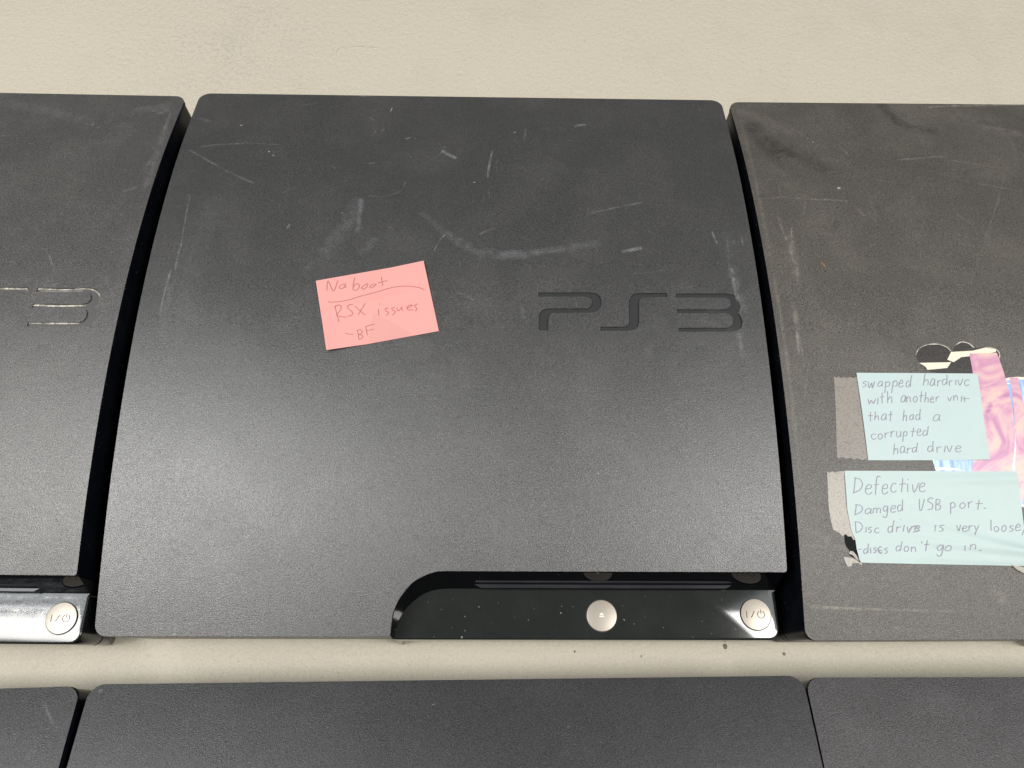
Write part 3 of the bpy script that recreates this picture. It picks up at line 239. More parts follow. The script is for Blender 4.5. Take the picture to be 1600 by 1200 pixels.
# wear and painted highlights lying on a surface: colour and strength come with each mark
def wear_glint_material():
    m, nt, nd, lk, b = mat('wear_and_glint')
    at = N(nd, 'ShaderNodeAttribute', attribute_name='mark')
    uv = N(nd, 'ShaderNodeUVMap', uv_map='along')
    sep = nd.new('ShaderNodeSeparateXYZ')
    lk.new(uv.outputs[0], sep.inputs[0])
    u, v = sep.outputs[0], sep.outputs[1]
    bell = math_node(nd, lk, 'MULTIPLY', math_node(nd, lk, 'MULTIPLY', v, math_node(nd, lk, 'SUBTRACT', 1.0, v)), 4.0)
    bell = math_node(nd, lk, 'POWER', bell, 1.3)
    ends = math_node(nd, lk, 'MULTIPLY', math_node(nd, lk, 'MULTIPLY', u, math_node(nd, lk, 'SUBTRACT', 1.0, u)), 9.0, True)
    co = object_co(nd)
    n = noise(nd, lk, co, 1300, 4, 0.7)
    n = math_node(nd, lk, 'MULTIPLY', math_node(nd, lk, 'SUBTRACT', n, 0.22, True), 2.9)
    n2 = noise(nd, lk, co, 240, 4, 0.65)
    n2 = math_node(nd, lk, 'MULTIPLY', math_node(nd, lk, 'SUBTRACT', n2, 0.30, True), 4.0)
    f = math_node(nd, lk, 'MULTIPLY', math_node(nd, lk, 'MULTIPLY', bell, ends), math_node(nd, lk, 'MULTIPLY', n, n2))
    f = math_node(nd, lk, 'MULTIPLY', f, at.outputs['Alpha'], True)
    tr = nd.new('ShaderNodeBsdfTransparent')
    mx = nd.new('ShaderNodeMixShader')
    lk.new(f, mx.inputs[0])
    lk.new(tr.outputs[0], mx.inputs[1])
    lk.new(b.outputs[0], mx.inputs[2])
    lk.new(mx.outputs[0], nd['Material Output'].inputs['Surface'])
    lk.new(at.outputs['Color'], b.inputs['Base Color'])
    b.inputs['Roughness'].default_value = 0.5
    return m
M_wear_glint = wear_glint_material()
WEAR = [(0.42, 0.42, 0.43), (0.50, 0.46, 0.39), (0.026, 0.026, 0.026), (0.5, 0.24, 0.1), (0.62, 0.58, 0.50)]

def paper_material(name, colour, crease):
    m, nt, nd, lk, b = mat(name)
    co = object_co(nd)
    n = noise(nd, lk, co, 60, 4, 0.6)
    lk.new(mixrgb(nd, lk, n, tuple(x * 0.95 for x in colour), tuple(min(1, x * 1.04) for x in colour)), b.inputs['Base Color'])
    b.inputs['Roughness'].default_value = 0.55
    b.inputs['Specular IOR Level'].default_value = 0.3
    f = noise(nd, lk, co, 1800, 2, 0.6)
    nn = bump(nd, lk, f, 0.12, 0.0001)
    lk.new(bump(nd, lk, noise(nd, lk, co, 35, 3, 0.5), crease * 1.5, 0.003, nn), b.inputs['Normal'])
    return m
M_pink = paper_material('pink_paper', (0.72, 0.335, 0.305), 0.16)
M_mint = paper_material('mint_paper', (0.475, 0.575, 0.565), 0.14)
M_mint_creased = paper_material('creased_mint_paper', (0.475, 0.575, 0.56), 0.3)

def tape_material(name, colour, alpha, rough, speck):
    m, nt, nd, lk, b = mat(name)
    co = object_co(nd)
    n = noise(nd, lk, co, 1100, 3, 0.65)
    s = ramp(nd, lk, n, [(0.36, (0.25, 0.25, 0.25)), (0.5, (1, 1, 1))])
    s = math_node(nd, lk, 'ADD', math_node(nd, lk, 'MULTIPLY', s, speck), 1 - speck)
    a = math_node(nd, lk, 'MULTIPLY', s, alpha, True)
    tr = nd.new('ShaderNodeBsdfTransparent')
    mx = nd.new('ShaderNodeMixShader')
    lk.new(a, mx.inputs[0])
    lk.new(tr.outputs[0], mx.inputs[1])
    lk.new(b.outputs[0], mx.inputs[2])
    lk.new(mx.outputs[0], nd['Material Output'].inputs['Surface'])
    b.inputs['Base Color'].default_value = (*colour, 1)
    b.inputs['Roughness'].default_value = rough
    return m
M_tape = tape_material('yellowed_matte_tape', (0.44, 0.40, 0.355), 0.55, 0.45, 0.55)
M_tape_b = tape_material('beige_matte_tape', (0.48, 0.44, 0.385), 0.72, 0.4, 0.4)
M_tape_clear = tape_material('clear_tape', (0.34, 0.33, 0.32), 0.07, 0.25, 0.15)

def sticker_print():
    m, nt, nd, lk, b = mat('blue_streak_print')
    co = object_co(nd)
    mp = N(nd, 'ShaderNodeMapping')
    mp.inputs['Rotation'].default_value = (0, 0, 0.2)
    mp.inputs['Scale'].default_value = (260, 45, 1)
    lk.new(co, mp.inputs['Vector'])
    st = noise(nd, lk, mp.outputs[0], 1.0, 3, 0.6)
    c = ramp(nd, lk, st, [(0.28, (0.10, 0.16, 0.42)), (0.45, (0.24, 0.38, 0.70)), (0.60, (0.48, 0.66, 0.86)), (0.75, (0.86, 0.92, 0.97))])
    mp2 = N(nd, 'ShaderNodeMapping')
    mp2.inputs['Rotation'].default_value = (0, 0, -0.15)
    mp2.inputs['Scale'].default_value = (40, 300, 1)
    lk.new(co, mp2.inputs['Vector'])
    s2 = noise(nd, lk, mp2.outputs[0], 1.0, 2, 0.5)
    w = ramp(nd, lk, s2, [(0.60, (0, 0, 0)), (0.68, (1, 1, 1))])
    c = mixrgb(nd, lk, math_node(nd, lk, 'MULTIPLY', w, 0.8), c, (0.90, 0.94, 0.98))
    lk.new(c, b.inputs['Base Color'])
    b.inputs['Roughness'].default_value = 0.3
    return m
M_blue = sticker_print()

def band_print():
    m, nt, nd, lk, b = mat('pink_marbled_print')
    co = object_co(nd)
    n = N(nd, 'ShaderNodeTexNoise', Scale=48, Detail=4, Roughness=0.55, Distortion=2.2)
    lk.new(co, n.inputs['Vector'])
    lk.new(ramp(nd, lk, n.outputs['Fac'], [(0.30, (0.34, 0.15, 0.30)), (0.42, (0.55, 0.27, 0.40)), (0.52, (0.66, 0.42, 0.44)), (0.62, (0.68, 0.50, 0.42)), (0.75, (0.50, 0.24, 0.36))]), b.inputs['Base Color'])
    b.inputs['Roughness'].default_value = 0.3
    return m
M_band = band_print()
M_shard = plain('cream_print', (0.78, 0.69, 0.56), 0.35)
M_teal = plain('teal_print', (0.16, 0.55, 0.62), 0.35)
M_film = tape_material('clear_sticker_film', (0.02, 0.02, 0.019), 0.30, 0.2, 0.1)

def table_material():
    m, nt, nd, lk, b = mat('cream_painted_board')
    co = object_co(nd)
    big = noise(nd, lk, co, 5, 4, 0.55)
    c = mixrgb(nd, lk, big, (0.525, 0.482, 0.39), (0.58, 0.533, 0.436))
    # grey grime rubbed into the paint by the top edge
    dist = N(nd, 'ShaderNodeVectorMath', operation='DISTANCE')
    lk.new(co, dist.inputs[0])
    dist.inputs[1].default_value = (TBL['dirt'][0], TBL['dirt'][1], 0)
    d = math_node(nd, lk, 'SUBTRACT', 1.0, math_node(nd, lk, 'DIVIDE', dist.outputs['Value'], 0.10), True)
    g = noise(nd, lk, co, 420, 5, 0.75)
    gm = ramp(nd, lk, g, [(0.46, (0, 0, 0)), (0.62, (1, 1, 1))])
    streak = noise(nd, lk, co, 45, 3, 0.6)
    gd = math_node(nd, lk, 'MULTIPLY', math_node(nd, lk, 'MULTIPLY', gm, d), math_node(nd, lk, 'MULTIPLY', streak, 1.6), True)
    c = mixrgb(nd, lk, gd, c, (0.38, 0.355, 0.30))
    # scattered dark pits
    p = noise(nd, lk, co, 260, 3, 0.6)
    pm = ramp(nd, lk, p, [(0.60, (0, 0, 0)), (0.72, (1, 1, 1))])
    c = mixrgb(nd, lk, math_node(nd, lk, 'MULTIPLY', pm, 0.5), c, (0.42, 0.37, 0.29))
    f = noise(nd, lk, co, 900, 2, 0.6)
    c = mixrgb(nd, lk, 0.35, c, ramp(nd, lk, f, [(0.3, (0.43, 0.39, 0.31)), (0.7, (0.63, 0.575, 0.46))]))
    st = noise(nd, lk, co, 11, 5, 0.7)
    c = mixrgb(nd, lk, math_node(nd, lk, 'MULTIPLY', math_node(nd, lk, 'SUBTRACT', st, 0.5, True), 1.3), c, (0.42, 0.385, 0.31))
    lk.new(c, b.inputs['Base Color'])
    b.inputs['Roughness'].default_value = 0.5
    b.inputs['Specular IOR Level'].default_value = 0.35
    h1 = noise(nd, lk, co, 290, 4, 0.6)
    h2 = noise(nd, lk, co, 620, 2, 0.5)
    nn = bump(nd, lk, h2, 0.45, 0.0005)
    lk.new(bump(nd, lk, h1, 0.7, 0.0012, nn), b.inputs['Normal'])
    return m
M_table = table_material()

# ------------------------------------------------------------------ the arched lid profile (natural spline through seven heights)
def natural_spline(y):
    n = len(y)
    h = 1.0 / (n - 1)
    a = [0.0] * n; b = [1.0] * n; c = [0.0] * n; d = [0.0] * n
    for i in range(1, n - 1):
        a[i], b[i], c[i] = h, 4 * h, h
        d[i] = 6 * ((y[i + 1] - y[i]) / h - (y[i] - y[i - 1]) / h)
    for i in range(1, n):
        w = a[i] / b[i - 1]
        b[i] -= w * c[i - 1]
        d[i] -= w * d[i - 1]
    m = [0.0] * n
    m[-1] = d[-1] / b[-1]
    for i in range(n - 2, -1, -1):
        m[i] = (d[i] - c[i] * m[i + 1]) / b[i]
    return m
_M = natural_spline(PROFILE)
def top(s):                                   # height of the lid (mm) at s mm behind its front edge
    t = min(max(s / DEPTH, -0.05), 1.05)
    n = len(PROFILE) - 1
    k = min(max(int(t * n), 0), n - 1)
    h = 1.0 / n
    A = ((k + 1) * h - t) / h
    B = (t - k * h) / h
    return A * PROFILE[k] + B * PROFILE[k + 1] + ((A ** 3 - A) * _M[k] + (B ** 3 - B) * _M[k + 1]) * h * h / 6

HALF = 145.0
SHELF = 36.0
LID_T = 2.6

# ------------------------------------------------------------------ mesh helpers (all in mm, scaled on build)
def finish(name, bm, mats, parent=None, smooth=None, origin=None):
    for v in bm.verts:
        if origin is not None:
            v.co -= origin
        v.co *= 0.001
    me = bpy.data.meshes.new(name)
    bm.to_mesh(me)
    bm.free()
    for m in mats:
        me.materials.append(m)
    if smooth is not None:
        me.polygons.foreach_set('use_smooth', [True] * len(me.polygons))
        me.set_sharp_from_angle(angle=math.radians(smooth))
    o = bpy.data.objects.new(name, me)
    col.objects.link(o)
    if parent:
        o.parent = parent
    return o

def arc(cx, cy, r, a0, a1, n=8):
    return [(cx + r * math.cos(math.radians(a0 + (a1 - a0) * i / n)), cy + r * math.sin(math.radians(a0 + (a1 - a0) * i / n))) for i in range(n + 1)]

def resample(pts, n):
    d = [0.0]
    for p, q in zip(pts, pts[1:]):
        d.append(d[-1] + math.hypot(q[0] - p[0], q[1] - p[1]))
    out = []
    k = 0
    for i in range(n):
        t = d[-1] * i / (n - 1)
        while k < len(d) - 2 and d[k + 1] < t:
            k += 1
        w = (t - d[k]) / max(d[k + 1] - d[k], 1e-9)
        out.append((pts[k][0] * (1 - w) + pts[k + 1][0] * w, pts[k][1] * (1 - w) + pts[k + 1][1] * w))
    return out

def smooth_line(pts, step):                   # Catmull-Rom through the points
    if len(pts) < 3:
        n = max(2, int(math.hypot(pts[1][0] - pts[0][0], pts[1][1] - pts[0][1]) / step) + 2)
        return resample(pts, n)
    P = [pts[0]] + list(pts) + [pts[-1]]
    out = []
    for i in range(1, len(P) - 2):
        p0, p1, p2, p3 = P[i - 1:i + 3]
        n = max(2, int(math.hypot(p2[0] - p1[0], p2[1] - p1[1]) / step) + 1)
        for j in range(n):
            t = j / n
            out.append(tuple(0.5 * (2 * p1[k] + (p2[k] - p0[k]) * t + (2 * p0[k] - 5 * p1[k] + 4 * p2[k] - p3[k]) * t * t + (3 * p1[k] - p0[k] - 3 * p2[k] + p3[k]) * t ** 3) for k in (0, 1)))
    out.append(tuple(pts[-1]))
    return out

def offset(poly, d):                          # inward offset of a counter-clockwise outline
    n = len(poly)
    out = []
    for i in range(n):
        a, b, c = poly[i - 1], poly[i], poly[(i + 1) % n]
        e1 = Vector((b[0] - a[0], b[1] - a[1])); e2 = Vector((c[0] - b[0], c[1] - b[1]))
        if e1.length < 1e-9: e1 = e2
        if e2.length < 1e-9: e2 = e1
        e1.normalize(); e2.normalize()
        n1 = Vector((-e1.y, e1.x)); n2 = Vector((-e2.y, e2.x))
        m = n1 + n2
        if m.length < 1e-6: m = n1
        m.normalize()
        k = d / max(0.35, m.dot(n1))
        out.append((b[0] + m.x * k, b[1] + m.y * k))
    return out

def cut_rows(bm, s0, s1, step):
    s = s0 + step
    while s < s1:
        bmesh.ops.bisect_plane(bm, geom=bm.verts[:] + bm.edges[:] + bm.faces[:], plane_co=(0, s, 0), plane_no=(0, 1, 0), dist=1e-4)
        s += step

def layers(bm):
    uv = bm.loops.layers.uv.get('along') or bm.loops.layers.uv.new('along')
    mk = bm.loops.layers.float_color.get('mark') or bm.loops.layers.float_color.new('mark')
    return uv, mk

def ribbon(bm, pts, width, zf, slot=0, colour=(0, 0, 0, 1), step=1.5, taper=0.0):
    uv, mk = layers(bm)
    line = smooth_line(pts, step)
    n = len(line)
    rows = []
    for i, p in enumerate(line):
        a = line[max(i - 1, 0)]; b = line[min(i + 1, n - 1)]
        dx, dy = b[0] - a[0], b[1] - a[1]
        l = math.hypot(dx, dy) or 1
        w = width * 0.5
        if taper:
            t = i / (n - 1)
            w *= 1 - taper * abs(2 * t - 1) ** 2
        nx, ny = -dy / l * w, dx / l * w
        q, r = (p[0] + nx, p[1] + ny), (p[0] - nx, p[1] - ny)
        rows.append((bm.verts.new((*q, zf(*q))), bm.verts.new((*r, zf(*r))), i / (n - 1)))
    for (a, b, t0), (c, d, t1) in zip(rows, rows[1:]):
        f = bm.faces.new((a, b, d, c))
        f.material_index = slot
        f.smooth = True
        if f.normal.z < 0 or (f.normal_update() or f.normal.z < 0):
            f.normal_flip()
        val = {a: (t0, 1), b: (t0, 0), c: (t1, 1), d: (t1, 0)}
        for lp in f.loops:
            lp[uv].uv = val[lp.vert]
            lp[mk] = colour

# ------------------------------------------------------------------ outlines of a console
def lid_outline():
    p = []
    p += arc(-HALF + 4.6, 4.6, 4.6, 180, 270)                                  # front left corner
    p += [(x, 0.0) for x in range(-130, -30, 12)]
    p += smooth_line([tuple(q) for q in CUT_A], 1.2)                           # up and round the cut-out
    p += [(x, 26.1) for x in range(24, 144, 12)]
    p += arc(HALF - 1.2, 26.1 + 1.2, 1.2, 270, 360, 3)
    p += [(HALF, s) for s in range(36, int(DEPTH) - 10, 9)]
    p += arc(HALF - 6, DEPTH - 6, 6, 0, 90)
    p += [(x, DEPTH) for x in range(130, -136, -14)]
    p += arc(-HALF + 6, DEPTH - 6, 6, 90, 180)
    p += [(-HALF, s) for s in range(int(DEPTH) - 12, 8, -9)]
    return p
OUT = lid_outline()

def prism(poly, z0f, z1f):
    bm = bmesh.new()
    lo = [bm.verts.new((x, s, z0f(s))) for x, s in poly]
    hi = [bm.verts.new((x, s, z1f(s))) for x, s in poly]
    n = len(poly)
    for i in range(n):
        bm.faces.new((lo[i], lo[(i + 1) % n], hi[(i + 1) % n], hi[i]))
    fs = [bm.faces.new(hi), bm.faces.new(lo[::-1])]
    bmesh.ops.recalc_face_normals(bm, faces=bm.faces[:])
    bmesh.ops.triangulate(bm, faces=fs)
    return bm

def loft(rings, cap=True):                    # rings: list of lists of (x, y, z)
    bm = bmesh.new()
    R_ = [[bm.verts.new(c) for c in r] for r in rings]
    n = len(R_[0])
    for a, b in zip(R_, R_[1:]):
        for i in range(n):
            bm.faces.new((a[i], a[(i + 1) % n], b[(i + 1) % n], b[i]))
    if cap:
        bm.faces.new(R_[-1]); bm.faces.new(R_[0][::-1])
    bmesh.ops.recalc_face_normals(bm, faces=bm.faces[:])
    return bm

# the lid: curved sheet with a rounded edge and the logo cut into it
def lid_mesh(shift=0.0):
    bm = bmesh.new()
    bm.faces.new([bm.verts.new((x, s, 0)) for x, s in OUT])
    cut_rows(bm, 0, DEPTH, 3.3)
    for v in bm.verts:
        v.co.z = top(v.co.y)
    r = bmesh.ops.extrude_face_region(bm, geom=bm.faces[:])
    for v in [g for g in r['geom'] if isinstance(g, bmesh.types.BMVert)]:
        v.co.z -= LID_T
    bmesh.ops.recalc_face_normals(bm, faces=bm.faces[:])
    edge = [e for e in bm.edges if len(e.link_faces) == 2 and e.calc_face_angle(0) > 1.0 and all(abs(v.co.z - top(v.co.y)) < 0.02 for v in e.verts)]
    bmesh.ops.bevel(bm, geom=edge, offset=0.35, segments=3, profile=0.5, affect='EDGES', clamp_overlap=True)
    me = bpy.data.meshes.new('lid')
    bm.to_mesh(me); bm.free()
    o = bpy.data.objects.new('lid', me); col.objects.link(o)
    cb = bmesh.new()
    for poly in LOGO:
        p = prism([(x, s + shift) for x, s in poly], lambda s: top(s) - 1.5, lambda s: top(s) + 3)
        tmp = bpy.data.meshes.new('tmp'); p.to_mesh(tmp); p.free()
        cb.from_mesh(tmp); bpy.data.meshes.remove(tmp)
    cm = bpy.data.meshes.new('cutter'); cb.to_mesh(cm); cb.free()
    co = bpy.data.objects.new('cutter', cm); col.objects.link(co)
    md = o.modifiers.new('engrave', 'BOOLEAN')
    md.operation = 'DIFFERENCE'; md.solver = 'EXACT'; md.object = co
    dg = bpy.context.evaluated_depsgraph_get()
    out = bpy.data.meshes.new_from_object(o.evaluated_get(dg))
    bpy.data.objects.remove(o); bpy.data.objects.remove(co)
    bpy.data.meshes.remove(cm)
    return out
LID = lid_mesh()
LOGO_SHIFT = 1.9                              # the dusty console's logo sits a touch higher
LID_L = lid_mesh(LOGO_SHIFT)

def lid(unit, parent, m):
    bm = bmesh.new()
    bm.from_mesh(LID_L if unit == 'L' else LID)
    for f in bm.faces:
        if abs(f.normal.z) < 0.5 and f.calc_center_median().z < top(f.calc_center_median().y) - 1.0:
            f.material_index = 2
    zf = lambda x, s: top(s) + 0.04
    lay = layers(bm)
    rnd = random.Random('dust' + unit)
    for c, st, w, pts in MARKS[unit]:
        ribbon(bm, pts, w, lambda x, s, d=(0.03 if w > 3 else 0.07): top(s) + d, 1, (*WEAR[c], st), 1.2 if w < 3 else 2.5)
    tint = 1 if unit == 'R' else 0
    for i in range({'C': 230, 'L': 220, 'R': 260}.get(unit, 60)):            # settled dust
        x = rnd.uniform(-140, 140); s = rnd.uniform(4, DEPTH - 4)
        if x > -26 and s < 29:
            continue
        a = rnd.uniform(0, 6.28); l = rnd.choice((0.25, 0.3, 0.35, 0.45, 0.9))
        ribbon(bm, [(x, s), (x + l * math.cos(a), s + l * math.sin(a))], rnd.uniform(0.25, 0.5), lambda x, s: top(s) + 0.1, 1, (*WEAR[tint], rnd.uniform(0.08, 0.45)), 1)
    o = finish('lid', bm, [m, M_wear_glint, M_body], parent, 24)
    arch_normals(o.data)
    lb = bmesh.new()
    ds = LOGO_SHIFT if unit == 'L' else 0.0
    for poly in LOGO:
        poly = [(x, s + ds) for x, s in poly]
        p = prism(offset(poly[::-1] if signed(poly) < 0 else poly, 0.03), lambda s: top(s) - 1.4, lambda s: top(s) - 0.75)
        tmp = bpy.data.meshes.new('tmp'); p.to_mesh(tmp); p.free()
        lb.from_mesh(tmp); bpy.data.meshes.remove(tmp)
    if unit == 'L':
        for c, st, w, pts in DUST:
            ribbon(lb, pts, w, lambda x, s: top(s) - 0.45, 1, (*WEAR[c], st), 1.0)
    finish('logo', lb, [M_logo_dusty if unit == 'L' else M_logo, M_wear_glint], o)
    return o

def arch_normals(me):                         # true normals of the arched sheet on its large top faces
    nn = [(0.0, 0.0, 0.0)] * len(me.loops)
    for p in me.polygons:
        if p.normal.z < 0.9:
            continue
        for li in p.loop_indices:
            y = me.vertices[me.loops[li].vertex_index].co.y * 1000
            d = (top(y + 1) - top(y - 1)) / 2
            nn[li] = Vector((0, -d, 1)).normalized()[:]
    me.normals_split_custom_set(nn)

def signed(p):
    return sum(a[0] * b[1] - b[0] * a[1] for a, b in zip(p, p[1:] + p[:1]))

def body(parent):
    rings = []
    for z, ins in ((0, 1.6), (1.2, 0.5), (15.0, 0.5), (15.3, 1.0), (15.9, 1.0), (16.2, 0.45), (19.5, 0.45), (19.8, 0.9), (20.3, 0.9), (20.6, 0.45)):
        rings.append([(x, s + (max(0.0, 1 - s / 6) * 1.9 - max(0.0, 1 - (DEPTH - s) / 6) * 1.8) * (1 - z / 40), z) for x, s in offset(OUT, ins)])
    rings.append([(x, s, top(s) - LID_T - 0.02) for x, s in offset(OUT, 0.45)])
    return finish('body', loft(rings), [M_body], parent, 30)

def front_panel(parent, smear_glare=False):
    n = 60
    A = resample(smooth_line([tuple(q) for q in CUT_A], 1) + [(144.6, 26.0)], n)
    B = resample(smooth_line([tuple(q) for q in CUT_B], 1) + [(144.2, 20.6)], n)
    bm = bmesh.new()
    a = [bm.verts.new((x, s, top(s) - LID_T + 0.02)) for x, s in A]
    m1 = [bm.verts.new((p[0] * .93 + q[0] * .07, p[1] * .93 + q[1] * .07, (top(p[1]) - LID_T) * .5 + SHELF * .5)) for p, q in zip(B, A)]
    b = [bm.verts.new((x, s, SHELF)) for x, s in B]
    for i in range(n - 1):
        for lo, hi in ((b, a),):
            bm.faces.new((lo[i], lo[i + 1], hi[i + 1], hi[i])).material_index = 1
    for v in m1: bm.verts.remove(v)
    # shelf with rounded front and right edges
    edge = [(144.2, 20.6 - 1.0 * k) for k in range(1, 15)] + arc(144.2 - 5, -0.3 + 5, 5, 0, -90, 8) + [(x, -0.3) for x in range(132, -20, -8)] + [(-21.8, -0.3)]
    d = []
    for i, p in enumerate(edge):
        q0 = edge[max(i - 1, 0)]; q1 = edge[min(i + 1, len(edge) - 1)]
        t = Vector((q1[0] - q0[0], q1[1] - q0[1])).normalized()
        d.append(Vector((t.y, -t.x)))                                           # inward
    rings = []
    for ins, z in ((0.9, SHELF), (0.42, SHELF - 0.13), (0.12, SHELF - 0.42), (0, SHELF - 0.9), (0.7, 16), (1.2, 15.6), (1.2, 15.0), (0.8, 14.6), (1.5, 1.5), (2.4, 0.1)):
        rings.append([bm.verts.new((p[0] + e.x * ins, p[1] + e.y * ins, z)) for p, e in zip(edge, d)])
    bm.faces.new(b + rings[0])
    for r0, r1 in zip(rings, rings[1:]):
        for i in range(len(edge) - 1):
            bm.faces.new((r0[i], r0[i + 1], r1[i + 1], r1[i]))
        # close towards the two ends of the shelf edge
    bl = bm.verts.new((*B[-1], 0.1)); br = bm.verts.new((*B[0], 0.1)); al = bm.verts.new((*A[-1], 0.1))
    col_r = [r[0] for r in rings]
    bm.faces.new([b[-1]] + [bl] + col_r[::-1])
    bm.faces.new([b[0]] + [r[-1] for r in rings] + [br])
    bm.faces.new([a[-1], b[-1], bl, al])
    bmesh.ops.recalc_face_normals(bm, faces=bm.faces[:])
    if smear_glare:  # hazy residue bands, paled to stand in for the ceiling reflection too
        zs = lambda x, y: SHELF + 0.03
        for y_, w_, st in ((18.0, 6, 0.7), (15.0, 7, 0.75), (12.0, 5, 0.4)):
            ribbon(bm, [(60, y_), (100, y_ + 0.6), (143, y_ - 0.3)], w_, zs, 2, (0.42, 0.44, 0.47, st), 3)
    p = finish('front_panel', bm, [M_panel, M_wall, M_wear_glint], parent, 32)
    # the disc slot: a long lip lying in the sloping wall
    mid = [(11.5, 0), (124.5, 0)]
    sb = bmesh.new()
    def wall(t):                                                                # point on the wall, 0 at the lid, 1 at the shelf
        s = 26.1 * (1 - t) + 20.7 * t
        return s, (top(26.1) - LID_T) * (1 - t) + SHELF * t
    nrm = Vector((0, -(top(26.1) - LID_T - SHELF), 5.4)).normalized()
    rows = []
    xs = [mid[0][0] + (mid[1][0] - mid[0][0]) * i / 40 for i in range(41)]
    for x in xs:
        e = min(1, math.sqrt(max(0, min(x - xs[0], xs[-1] - x)) / 1.2) + 0.02)
        s, z = wall(0.55)
        ring = []
        for k in range(10):
            t = 2 * math.pi * k / 10
            along = 0.9 * e * math.cos(t); up = 0.45 * e * math.sin(t)
            tang = Vector((0, nrm.z, -nrm.y))
            c = Vector((x, s, z)) + tang * along + nrm * up
            ring.append((c.x, c.y, c.z))
        rows.append(ring)
    lip = loft(rows)
    s, z = wall(0.72)
    led = []
    for x in xs:
        e = min(1, math.sqrt(max(0, min(x - xs[0], xs[-1] - x)) / 1.0) + 0.02)
        led.append([(x, s + 0.6, z), (x, s + 0.2, z + 0.02), (x, s - 1.5 * e + 0.2, z), (x, s - 1.7 * e + 0.2, z - 0.25), (x, s - 1.6 * e + 0.2, z - 0.6), (x, s + 0.6, z - 0.6)])
    lb = loft(led)
    tmp = bpy.data.meshes.new('tmp'); lb.to_mesh(tmp); lb.free(); lip.from_mesh(tmp); bpy.data.meshes.remove(tmp)
    rows = lip
    finish('disc_slot', rows, [M_slot], p, 40)
    return p

def button(name, centre, parent):
    cx, cy = centre
    r, h = 6.55, 0.75
    prof_ = [(r + 0.35, SHELF - 1.0, 1), (r + 0.35, SHELF + 0.03, 1), (r + 0.02, SHELF + 0.04, 1), (r, SHELF + h - 0.2, 0), (r - 0.08, SHELF + h - 0.05, 0), (r - 0.3, SHELF + h, 0)]
    bm = bmesh.new()
    n = 56
    rr = [[bm.verts.new((cx + q * math.cos(2 * math.pi * i / n), cy + q * math.sin(2 * math.pi * i / n), z)) for i in range(n)] for q, z, _ in prof_]
    for (a, b), pr in zip(zip(rr, rr[1:]), prof_):
        for i in range(n):
            f = bm.faces.new((a[i], a[(i + 1) % n], b[(i + 1) % n], b[i])); f.material_index = pr[2]
    bm.faces.new(rr[-1])
    bmesh.ops.recalc_face_normals(bm, faces=bm.faces[:])
    o = finish(name, bm, [M_button, M_button_gap], parent, 18)
    zf = lambda x, s: SHELF + h + 0.04
    sb = bmesh.new()
    if name == 'eject_button':
        q = [(-1.0, 0.25), (1.0, 0.25), (0, 1.35)]
        sb.faces.new([sb.verts.new((cx + x, cy + y, zf(0, 0))) for x, y in q])
        ribbon(sb, [(cx - 1.05, cy - 0.35), (cx + 1.05, cy - 0.35)], 0.55, zf)
        finish('symbol', sb, [M_symbol_light], o)
    else:
        ribbon(sb, [(cx - 4.1, cy + 1.4), (cx - 4.1, cy - 1.5)], 0.34, zf)
        ribbon(sb, [(cx - 0.6, cy + 1.4), (cx - 2.2, cy - 1.4)], 0.34, zf)
        ribbon(sb, [(cx + 2.2 + 1.5 * math.cos(math.radians(t)), cy - 0.1 + 1.5 * math.sin(math.radians(t))) for t in range(120, 421, 15)], 0.34, zf, step=0.3)
        ribbon(sb, [(cx + 2.2, cy + 1.95), (cx + 2.2, cy + 0.2)], 0.34, zf)
        finish('symbol', sb, [M_symbol_dark], o)
    return o

# ------------------------------------------------------------------ the setting
def tag(o, label, cat, group=None):
    o['label'] = label
    o['category'] = cat
    if group:
        o['group'] = group
    return o

bm = bmesh.new()
bmesh.ops.create_cube(bm, size=1.0)
for v in bm.verts:
    v.co = Vector((v.co.x * 2400, v.co.y * 1500 - 60, (v.co.z - 0.5) * 36))
bmesh.ops.bevel(bm, geom=bm.edges[:], offset=3, segments=2, affect='EDGES')
for f in bm.faces:
    f.material_index = 0
t3 = lambda k: (TBL[k][0] * 1000, TBL[k][1] * 1000)
zt = lambda x, y: 0.05
ribbon(bm, [t3('peel0'), t3('peel1'), t3('peel2'), t3('peel3')], 0.9, zt, 1, (0.40, 0.36, 0.29, 0.45), 1)  # peel ridge: its relief shading painted as a dark and a light line
ribbon(bm, [(x + .5, y - .8) for x, y in (t3('peel0'), t3('peel1'), t3('peel2'), t3('peel3'))], 0.8, zt, 1, (0.85, 0.80, 0.68, 0.8), 1)
sx, sy = t3('spot')
ribbon(bm, [(sx - 4, sy + 1.2), (sx + 4, sy + 1.2)], 3.6, zt, 1, (0.85, 0.52, 0.22, 0.9), 1)
rnd = random.Random(11)
for i in range(90):
    x, y = rnd.uniform(-330, 330), rnd.choice((rnd.uniform(330, 450), rnd.uniform(-15, 30)))
    a = rnd.uniform(0, 3.14); l = rnd.uniform(0.4, 1.6)
    ribbon(bm, [(x, y), (x + l * math.cos(a), y + l * math.sin(a))], rnd.uniform(0.3, 0.7), zt, 1, (0.25, 0.21, 0.16, rnd.uniform(0.15, 0.6)), 1)
table = finish('tabletop', bm, [M_table, M_wear_glint])
table['kind'] = 'structure'
table['label'] = 'cream painted tabletop with a fine bumpy finish'

